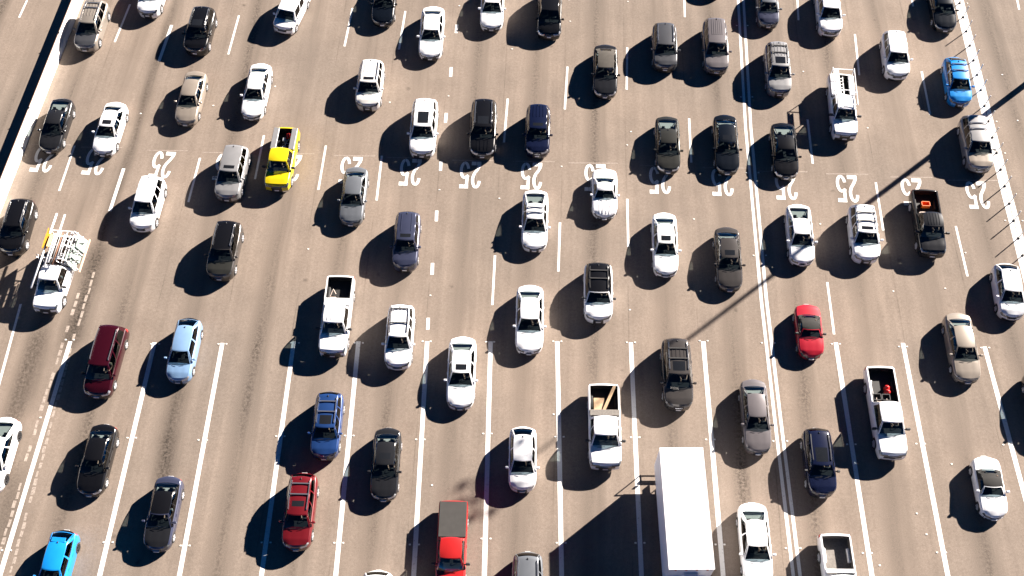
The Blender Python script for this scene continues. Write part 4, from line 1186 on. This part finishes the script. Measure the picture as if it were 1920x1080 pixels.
# ------------------------------------------------------------------ work truck with glass racks
V[33] = vehicle(33, 'work_truck', 'pickup', 'white', 'white work truck loaded with pipes, a yellow panel and glass racks', 'work truck', two_door=True, mirror='black', rr=.51, rb=.55, black_rails=True, chrome=False)
i = V[33]; b0, b1 = i['b0'], i['b1']; rt = i['root']
REAR_BED = MB().box(-.78, .78, b0 + .02, b1 - .02, .72, 1.0, .05)
cargo(33, 'tool_chest', REAR_BED, TRIM, 'dark tool chest filling the work truck bed under the pipes', 'tool chest', 0, 0, 0)
mb = MB()
for y in (b0 + .1, (b0 + b1) / 2, b1 - .05):
    for sx in (-1, 1): mb.bar((sx * .82, y, 1.2), (sx * .70, y, 2.15), .05, .05)
    mb.bar((-.80, y, 2.12), (.80, y, 2.12), .06, .05)
mb.build('pipe_rack', TUBEW, rt)
mb = MB()
for y in (b0 + .05, (b0 + b1) / 2, b1):
    mb.bar((.95, y, .75), (1.42, y, .72), .05, .05); mb.bar((.98, y, 1.2), (.86, y, 2.1), .05, .05); mb.bar((1.40, y, .75), (.9, y, 2.05), .05, .05)
for z, x in ((.78, 1.40), (1.3, 1.2), (1.8, 1.0)): mb.bar((x, b0 - .1, z), (x, b1 + .1, z), .05, .04)
mb.build('glass_rack', TUBEW, rt)
GLASSY = plain('pale_glass_sheet', (.30, .38, .34), .12, 0, .6)
for n, (dx, lab) in enumerate(((0, 'outermost pale green glass sheet leaning on the work truck rack'), (-.16, 'middle pale glass sheet leaning on the work truck rack'), (-.30, 'innermost pale glass sheet leaning on the work truck rack'))):
    for_y = ((b0 + 1.35, b1 - .05), (b0 + .55, b0 + 1.45), (b0 - .05, b0 + .75))[n]
    y0, y1 = for_y
    mb = MB(); A = [(1.44 + dx, .80), (1.12 + dx, 1.75 + .12 * n)]
    mb.add([(x + t, y, z) for t in (0, .02) for y in (y0, y1) for x, z in A], [(0, 1, 3, 2), (4, 6, 7, 5), (0, 2, 6, 4), (1, 5, 7, 3), (0, 4, 5, 1), (2, 3, 7, 6)])
    cargo(33, 'glass_sheet', mb, GLASSY, lab, 'glass sheet', 0, 0, 0)
SUCT = [(1.28, b0 + .4), (1.3, b0 + 1.1), (1.28, b0 + 1.8)]
mb = MB()
for x, y in SUCT:
    mb.bar((x - .35, y - .35, 1.9), (x + .12, y + .15, 1.25), .05, .05); mb.box(x - .45, x - .2, y - .2, y - .05, 1.75, 1.85)
mb.build('clamp_arms', TRIM, rt)
mb = MB()
for q in range(14):
    y = b0 + rng.uniform(-.1, 2.0); x = rng.uniform(.45, 1.25)
    mb.bar((x - .3, y, 2.0 - .2 * x), (x + .18, y + rng.uniform(-.4, .4), 1.5 - .35 * x), .05, .04)
for x in (.62, .82, 1.02): mb.bar((x, b0 - .1, 2.05 - .25 * x), (x, b1, 2.05 - .25 * x), .06, .05)
mb.build('rack_braces', TUBEW, rt)
cargo(33, 'timber_rail', MB().bar((0, b0 - .15, 0), (0, b1 + .15, 0), .09, .12), plain('pale_timber', (.62, .42, .32), .7, vary=.1), 'pale pinkish timber rail along the outer edge of the glass rack', 'timber', 1.50, 0, .86)
PIPE_M = [TUBEW, plain('grey_pipe', (.32, .31, .30), .5), ALU, plain('rust_pipe', (.26, .13, .08), .7)]
pipes = [(-.30, -.6, 2.0, .05, 0, 'thick white pipe on the work truck rack'), (-.12, -.3, 2.2, .07, 0, 'widest white pipe at the middle of the work truck rack'), (.08, -.2, 2.3, .03, 1, 'thin grey pipe left of the rusty one on the rack'),
         (.20, -.5, 2.1, .035, 3, 'thin rusty pipe on the work truck rack'), (.36, -.1, 2.0, .045, 2, 'bright metal pipe on the work truck rack'), (.50, .2, 2.2, .03, 0, 'thin white pipe on the driver side of the rack')]
for x, ya, yb_, r, mk, lab in pipes:
    cargo(33, 'pipe', MB().tube((0, b0 + ya, 0), (0, b0 + yb_, .02), r, 10), PIPE_M[mk], lab, 'pipe', x, 0, 2.15 + r, 0, 'pipes on the work truck rack', True)
cargo(33, 'tube_carrier', MB().tube((0, b0 - 2.35, 0), (0, b0 + 3.6, .05), .065, 12), TUBEW, 'longest white tube, running from the windscreen far past the tail of the truck', 'tube', -.66, 0, 2.22, R(0), None, True)
YEL = plain('yellow_panel', (.80, .36, .03), .6, vary=.06)
mb = MB().add([(x + t, y, z) for t in (0, .05) for x, y, z in ((-1.12, b0 + .85, 1.35), (-.86, b0 + .85, 2.25), (-.86, b0 + 2.35, 2.35), (-1.12, b0 + 2.35, 1.45))], [(0, 1, 2, 3), (7, 6, 5, 4), (0, 4, 5, 1), (1, 5, 6, 2), (2, 6, 7, 3), (3, 7, 4, 0)])
mb.add([(x, y, z) for t in (0, .03) for x, y, z in ((-.86, b0 + .75, 2.27 + t), (-.48, b0 + .75, 2.27 + t), (-.48, b0 + 1.9, 2.33 + t), (-.86, b0 + 1.9, 2.33 + t))], [(0, 1, 2, 3), (7, 6, 5, 4), (0, 4, 5, 1), (1, 5, 6, 2), (2, 6, 7, 3), (3, 7, 4, 0)])
cargo(33, 'leaning_sign_board', mb, YEL, 'yellow panel leaning on the passenger side of the work truck rack', 'panel', 0, 0, 0)
cargo(33, 'yellow_board', MB().box(-.10, .10, -.5, .5, 0, .04), plain('pale_yellow_board', (.85, .62, .30), .6), 'pale yellow board lying flat beside the leaning yellow panel', 'board', -.40, b0 + 1.3, 2.42)
mb = MB()
for q in range(7):
    a = Vector((rng.uniform(-.25, .1), rng.uniform(-.4, .4), rng.uniform(0, .5))); mb.tube(a, a + Vector((rng.uniform(-.25, .25), rng.uniform(-.4, .4), rng.uniform(-.1, .25))), .03, 6)
cargo(33, 'clamp_bundle', mb, ALU, 'tangle of metal clamps hanging on the passenger side behind the cab', 'clamps', -.98, b0 + .3, 1.15)
cargo(33, 'tarp_roll', MB().box(-.5, .5, -.15, .15, 0, .3, .1), plain('rust_brown_tarp', (.17, .06, .035), .8), 'rust brown tarp roll in the bed right behind the cab', 'tarp', .1, b0 + .3, 1.25)
MB().box(-.28, .12, -.14, .14, 0, .12, .03).build('roof_box', PAINT['white'], rt, False, i['roof'](-.2, .8, 0))

# ------------------------------------------------------------------ box truck
def box_truck():
    X, Y = 10.13, -17.0
    root = empty('box_truck', (X, Y, 0), R(.2))
    tag(root, 'large white box truck with a blank white cargo roof at the bottom edge', 'box truck')
    BW = plain('white_box_panel', (.80, .80, .81), .45, vary=.03, scale=1.2)
    w, y0, y1, zb, zt_ = 1.29, -3.62, 3.66, 1.12, 4.0
    b = MB().box(-w, w, y0, y1, zb, zt_, .03).build('cargo_box', BW, root)
    mb = MB().box(-w - .012, w + .012, y0 - .015, y0 + .10, zt_ - .02, zt_ + .022).box(-w - .012, w + .012, y1 - .10, y1 + .012, zt_ - .02, zt_ + .018)
    mb.box(-w - .014, -w + .05, y0, y1, zt_ - .06, zt_ + .012); mb.box(w - .05, w + .014, y0, y1, zt_ - .06, zt_ + .012)
    mb.build('roof_edge', plain('box_edge', (.74, .74, .76), .4, .1), b)
    MB().box(-w + .05, w - .05, y1 + .003, y1 + .03, zb + .05, zt_ - .25).build('rear_door', BW, b)
    for u in (-.9, -.3, .3, .9):
        MB().box(u - .06, u + .06, y0 - .04, y0 - .004, zt_ - .16, zt_ - .10).build('marker_lamp', ORANGE, b)
    MB().box(-.42, .48, y0 - .42, y0 - .005, 2.86, 3.34, .06).build('cooling_unit', BW, root)
    MB().box(-.30, .36, y0 - .43, y0 - .40, 2.95, 3.25).build('vent_grille', TRIM, root)
    c = MB().box(-1.12, 1.12, y0 - 1.75, y0 - .12, .62, 1.55, .06)
    vs = [(-1.1, y0 - 1.72, 1.55), (1.1, y0 - 1.72, 1.55), (1.1, y0 - .12, 1.55), (-1.1, y0 - .12, 1.55), (-.98, y0 - 1.30, 2.55), (.98, y0 - 1.30, 2.55), (.98, y0 - .14, 2.62), (-.98, y0 - .14, 2.62)]
    c.add(vs, [(4, 5, 6, 7), (2, 3, 7, 6)])
    c.build('cab', PAINT['white'], root)
    MB().add([vs[0], vs[1], vs[5], vs[4]], [(0, 1, 2, 3)]).build('windscreen', ROOFGLASS, root)
    for a, bb, d, e in ((1, 2, 6, 5), (3, 0, 4, 7)): MB().add([vs[a], vs[bb], vs[d], vs[e]], [(0, 1, 2, 3)]).build('side_window', ROOFGLASS, root)
    MB().box(-1.0, 1.0, y0 - 2.75, y0 - 1.70, .62, 1.42, .12).build('hood', PAINT['white'], root)
    MB().box(-.5, .5, y0 - 2.79, y0 - 2.74, .8, 1.25).build('grille', GRILLE, root)
    for sx in (-1, 1):
        MB().box(*sorted((sx * .6, sx * .95)), y0 - 2.78, y0 - 2.72, .95, 1.2).build('headlight', LAMP, root)
        MB().box(*sorted((sx * 1.25, sx * 1.5)), y0 - 1.5, y0 - 1.38, 1.7, 2.2).bar((sx * 1.05, y0 - 1.42, 1.9), (sx * 1.3, y0 - 1.42, 1.95), .05, .05).build('mirror', TRIM, root)
        MB().box(*sorted((sx * .34, sx * .44)), y0 - 2.4, y1, .70, .95).build('chassis_rail', TRIM, root)
        MB().box(*sorted((sx * .95, sx * 1.15)), y1 + .003, y1 + .03, .75, .92).build('taillight', TAIL, root)
        for yy, key in ((y0 - 2.0, 1), (y1 - 1.75, 2)):
            t = put('wheel', wheel_meshes(.47, False)[0], root, (sx * 1.0, yy, .47), math.pi if sx < 0 else 0); put('rim', wheel_meshes(.47, False)[1], t)
    MB().box(-1.2, 1.2, y1 - .05, y1 + .10, .55, .67).build('rear_bumper', TRIM, root)
    mb = MB()
    for x in (-1.05, 1.05):
        mb.bar((x, y1 + .08, .6), (x, y1 + .55, .62), .05, .05); mb.bar((x, y1 + .52, .6), (x, y1 + .52, 1.65), .05, .05)
    mb.bar((-1.05, y1 + .52, .64), (1.05, y1 + .52, .64), .05, .05); mb.bar((-1.05, y1 + .52, 1.62), (1.05, y1 + .52, 1.62), .05, .05)
    mb.build('lift_gate_frame', TRIM, root)
box_truck()

# ------------------------------------------------------------------ drivers, seen through the windscreens
def person_meshes():
    def skin(name, verts, edges, radii, mat, root=0):
        me = bpy.data.meshes.new(name); me.from_pydata(verts, edges, []); me.update()
        ob = bpy.data.objects.new(name, me); COL.objects.link(ob)
        md = ob.modifiers.new('skin', 'SKIN'); md.use_smooth_shade = True
        for k, r in enumerate(radii): me.skin_vertices[0].data[k].radius = (r, r)
        me.skin_vertices[0].data[root].use_root = True
        sb = ob.modifiers.new('sub', 'SUBSURF'); sb.levels = 1; sb.render_levels = 1
        bpy.context.view_layer.update()
        dg = bpy.context.evaluated_depsgraph_get()
        out = bpy.data.meshes.new_from_object(ob.evaluated_get(dg))
        bpy.data.objects.remove(ob)
        out.name = name; out.materials.clear(); out.materials.append(mat)
        out.polygons.foreach_set('use_smooth', [True] * len(out.polygons))
        return out
    # seated, facing -y, hips at the origin, hands on the wheel rim
    v = [(0, 0, .05), (0, .06, .28), (0, .10, .48), (0, .09, .58), (0, .06, .66), (0, .05, .75), (0, .055, .80)]
    r = [.15, .14, .13, .06, .085, .09, .06]
    e = [(0, 1), (1, 2), (2, 3), (3, 4), (4, 5), (5, 6)]
    for sx in (-1, 1):
        n = len(v)
        v += [(sx * .19, .09, .47), (sx * .26, -.08, .27), (sx * .20, -.33, .33), (sx * .165, -.43, .38), (sx * .15, -.475, .395)]
        r += [.062, .047, .036, .038, .022]
        e += [(2, n), (n, n + 1), (n + 1, n + 2), (n + 2, n + 3), (n + 3, n + 4)]
        for q in range(4):
            m = len(v)
            v += [(sx * (.125 + .016 * q), -.475 - .005 * q, .415 + .008 * q), (sx * (.118 + .016 * q), -.50, .405)]; r += [.010, .008]; e += [(n + 3, m), (m, m + 1)]
        m = len(v)
        v += [(sx * .115, -.44, .375)]; r += [.011]; e += [(n + 3, m)]
        m = len(v)
        v += [(sx * .10, -.06, .06), (sx * .17, -.44, .10), (sx * .15, -.62, -.25)]; r += [.095, .07, .05]
        e += [(0, m), (m, m + 1), (m + 1, m + 2)]
    body = skin('person', v, e, r, SKIN)
    cv = [(0, 0, .05), (0, .06, .28), (0, .10, .47), (0, .09, .53)]; cr = [.165, .155, .148, .08]; ce = [(0, 1), (1, 2), (2, 3)]
    for sx in (-1, 1):
        n = len(cv); cv += [(sx * .19, .09, .47), (sx * .24, -.02, .34)]; cr += [.078, .066]; ce += [(2, n), (n, n + 1)]
    shirts = [skin('shirt', cv, ce, cr, m) for m in SHIRTS]
    hv = [(0, .09, .70), (0, .075, .78), (0, .03, .835)]; hr_ = [.085, .10, .06]; he = [(0, 1), (1, 2)]
    hairs = [skin('hair', hv, he, hr_, m) for m in HAIRS]
    return body, shirts, hairs
PBODY, PSHIRT, PHAIR = person_meshes()
SHIRT_WORD = ['white', 'grey', 'dark', 'blue', 'tan']
DRIVEN = {4: 'champagne sedan', 6: 'white sedan with sunroof near the barrier', 9: 'large white sedan at the top', 10: 'white sedan above the yellow pickup', 11: 'off-white SUV with small sunroof', 12: 'white SUV with panoramic sunroof',
          13: 'black SUV with bright roof rails', 14: 'yellow pickup truck', 17: 'dark grey convertible', 18: 'dark grey crossover', 19: 'tall grey SUV with grooved roof', 21: 'olive grey sedan', 22: 'midnight blue sedan', 24: 'small grey-blue hatchback', 26: 'silver SUV with roof bars',
          28: 'plain white SUV with bare roof', 29: 'bright blue hatchback by the posts', 30: 'white pickup with ladder rack', 31: 'pale silver SUV by the posts', 33: 'white work truck', 34: 'white SUV on the half-hidden numeral', 35: 'silver SUV beside the yellow pickup', 38: 'slate blue SUV', 39: 'white pickup with black bed',
          40: 'white SUV with roof rack frame', 41: 'white sedan with trapezoid grille', 42: 'blue wagon', 43: 'dark red SUV', 47: 'white car with two roof bars', 49: 'white sedan left of the brown-grey one', 50: 'white crossover with black roof', 51: 'white sedan with plain roof at centre', 52: 'brown-grey off-road SUV', 53: 'white pickup carrying plywood',
          54: 'brown-grey sedan with sunroof', 55: 'white fastback crossed by the pole shadow', 56: 'white SUV beside the charcoal pickup', 57: 'charcoal pickup truck', 58: 'small white hatchback at right', 59: 'red roadster', 60: 'pale gold sedan', 61: 'white pickup with red fuel cans', 62: 'mauve-grey sedan', 63: 'navy blue wagon',
          64: 'white roadster', 67: 'white sedan beside the box truck', 69: 'maroon minivan', 70: 'black sedan at lower left', 71: 'dark blue-grey sedan', 74: 'silvery white hatchback', 3: 'black SUV at upper left', 20: 'navy blue SUV', 37: 'steel grey sedan', 44: 'charcoal sedan with split grille'}
for n, (k, who) in enumerate(sorted(DRIVEN.items())):
    i = V[k]
    s = (n * 7 + k) % len(PSHIRT)
    o = put('person', PBODY, None, i['world'](.37, i['yc'] + 1.06, i['zbelt'] - .42), -i['hd'])
    low = i['H'] - (i['zbelt'] - .42) - .90
    if low < 0: o.location.z += low
    tag(o, f'driver seen through the windscreen of the {who}', 'person', 'drivers behind the windscreens')
    put('shirt', PSHIRT[s], o); put('hair', PHAIR[(n * 5 + k) % 3], o)

# ------------------------------------------------------------------ tall lighting mast just outside the frame on the right, whose shadow crosses the lanes
def mast():
    bx, by = 41.6, 19.58
    root = empty('lighting_mast', (bx, by, 0))
    tag(root, 'tall grey lighting mast whose long shadow crosses the lanes', 'light mast')
    GALV = plain('galvanised_steel', (.40, .41, .42), .45, .6)
    hgt = 27.0
    MB().tube((0, 0, 0), (0, 0, hgt), .25, 14, .06).build('pole', GALV, root, True)
    MB().lathe_z([(.55, 0), (.55, .08), (.36, .12), (.32, .6)], 14).build('base', GALV, root, True)
    mb = MB()
    for k in range(6):
        a = k * math.pi / 3 + .3
        mb.bar((0, 0, hgt - .2), (1.15 * math.cos(a), 1.15 * math.sin(a), hgt - .3), .07, .07)
    mb.build('head_frame', GALV, root)
    for k in range(6):
        a = k * math.pi / 3 + .3
        MB().lathe_z([(.02, .30), (.16, .26), (.30, .05), (.30, 0), (0, -.02)], 12, (1.25 * math.cos(a), 1.25 * math.sin(a))).build('floodlight', GALV, root, True, (0, 0, hgt - .42))
mast()
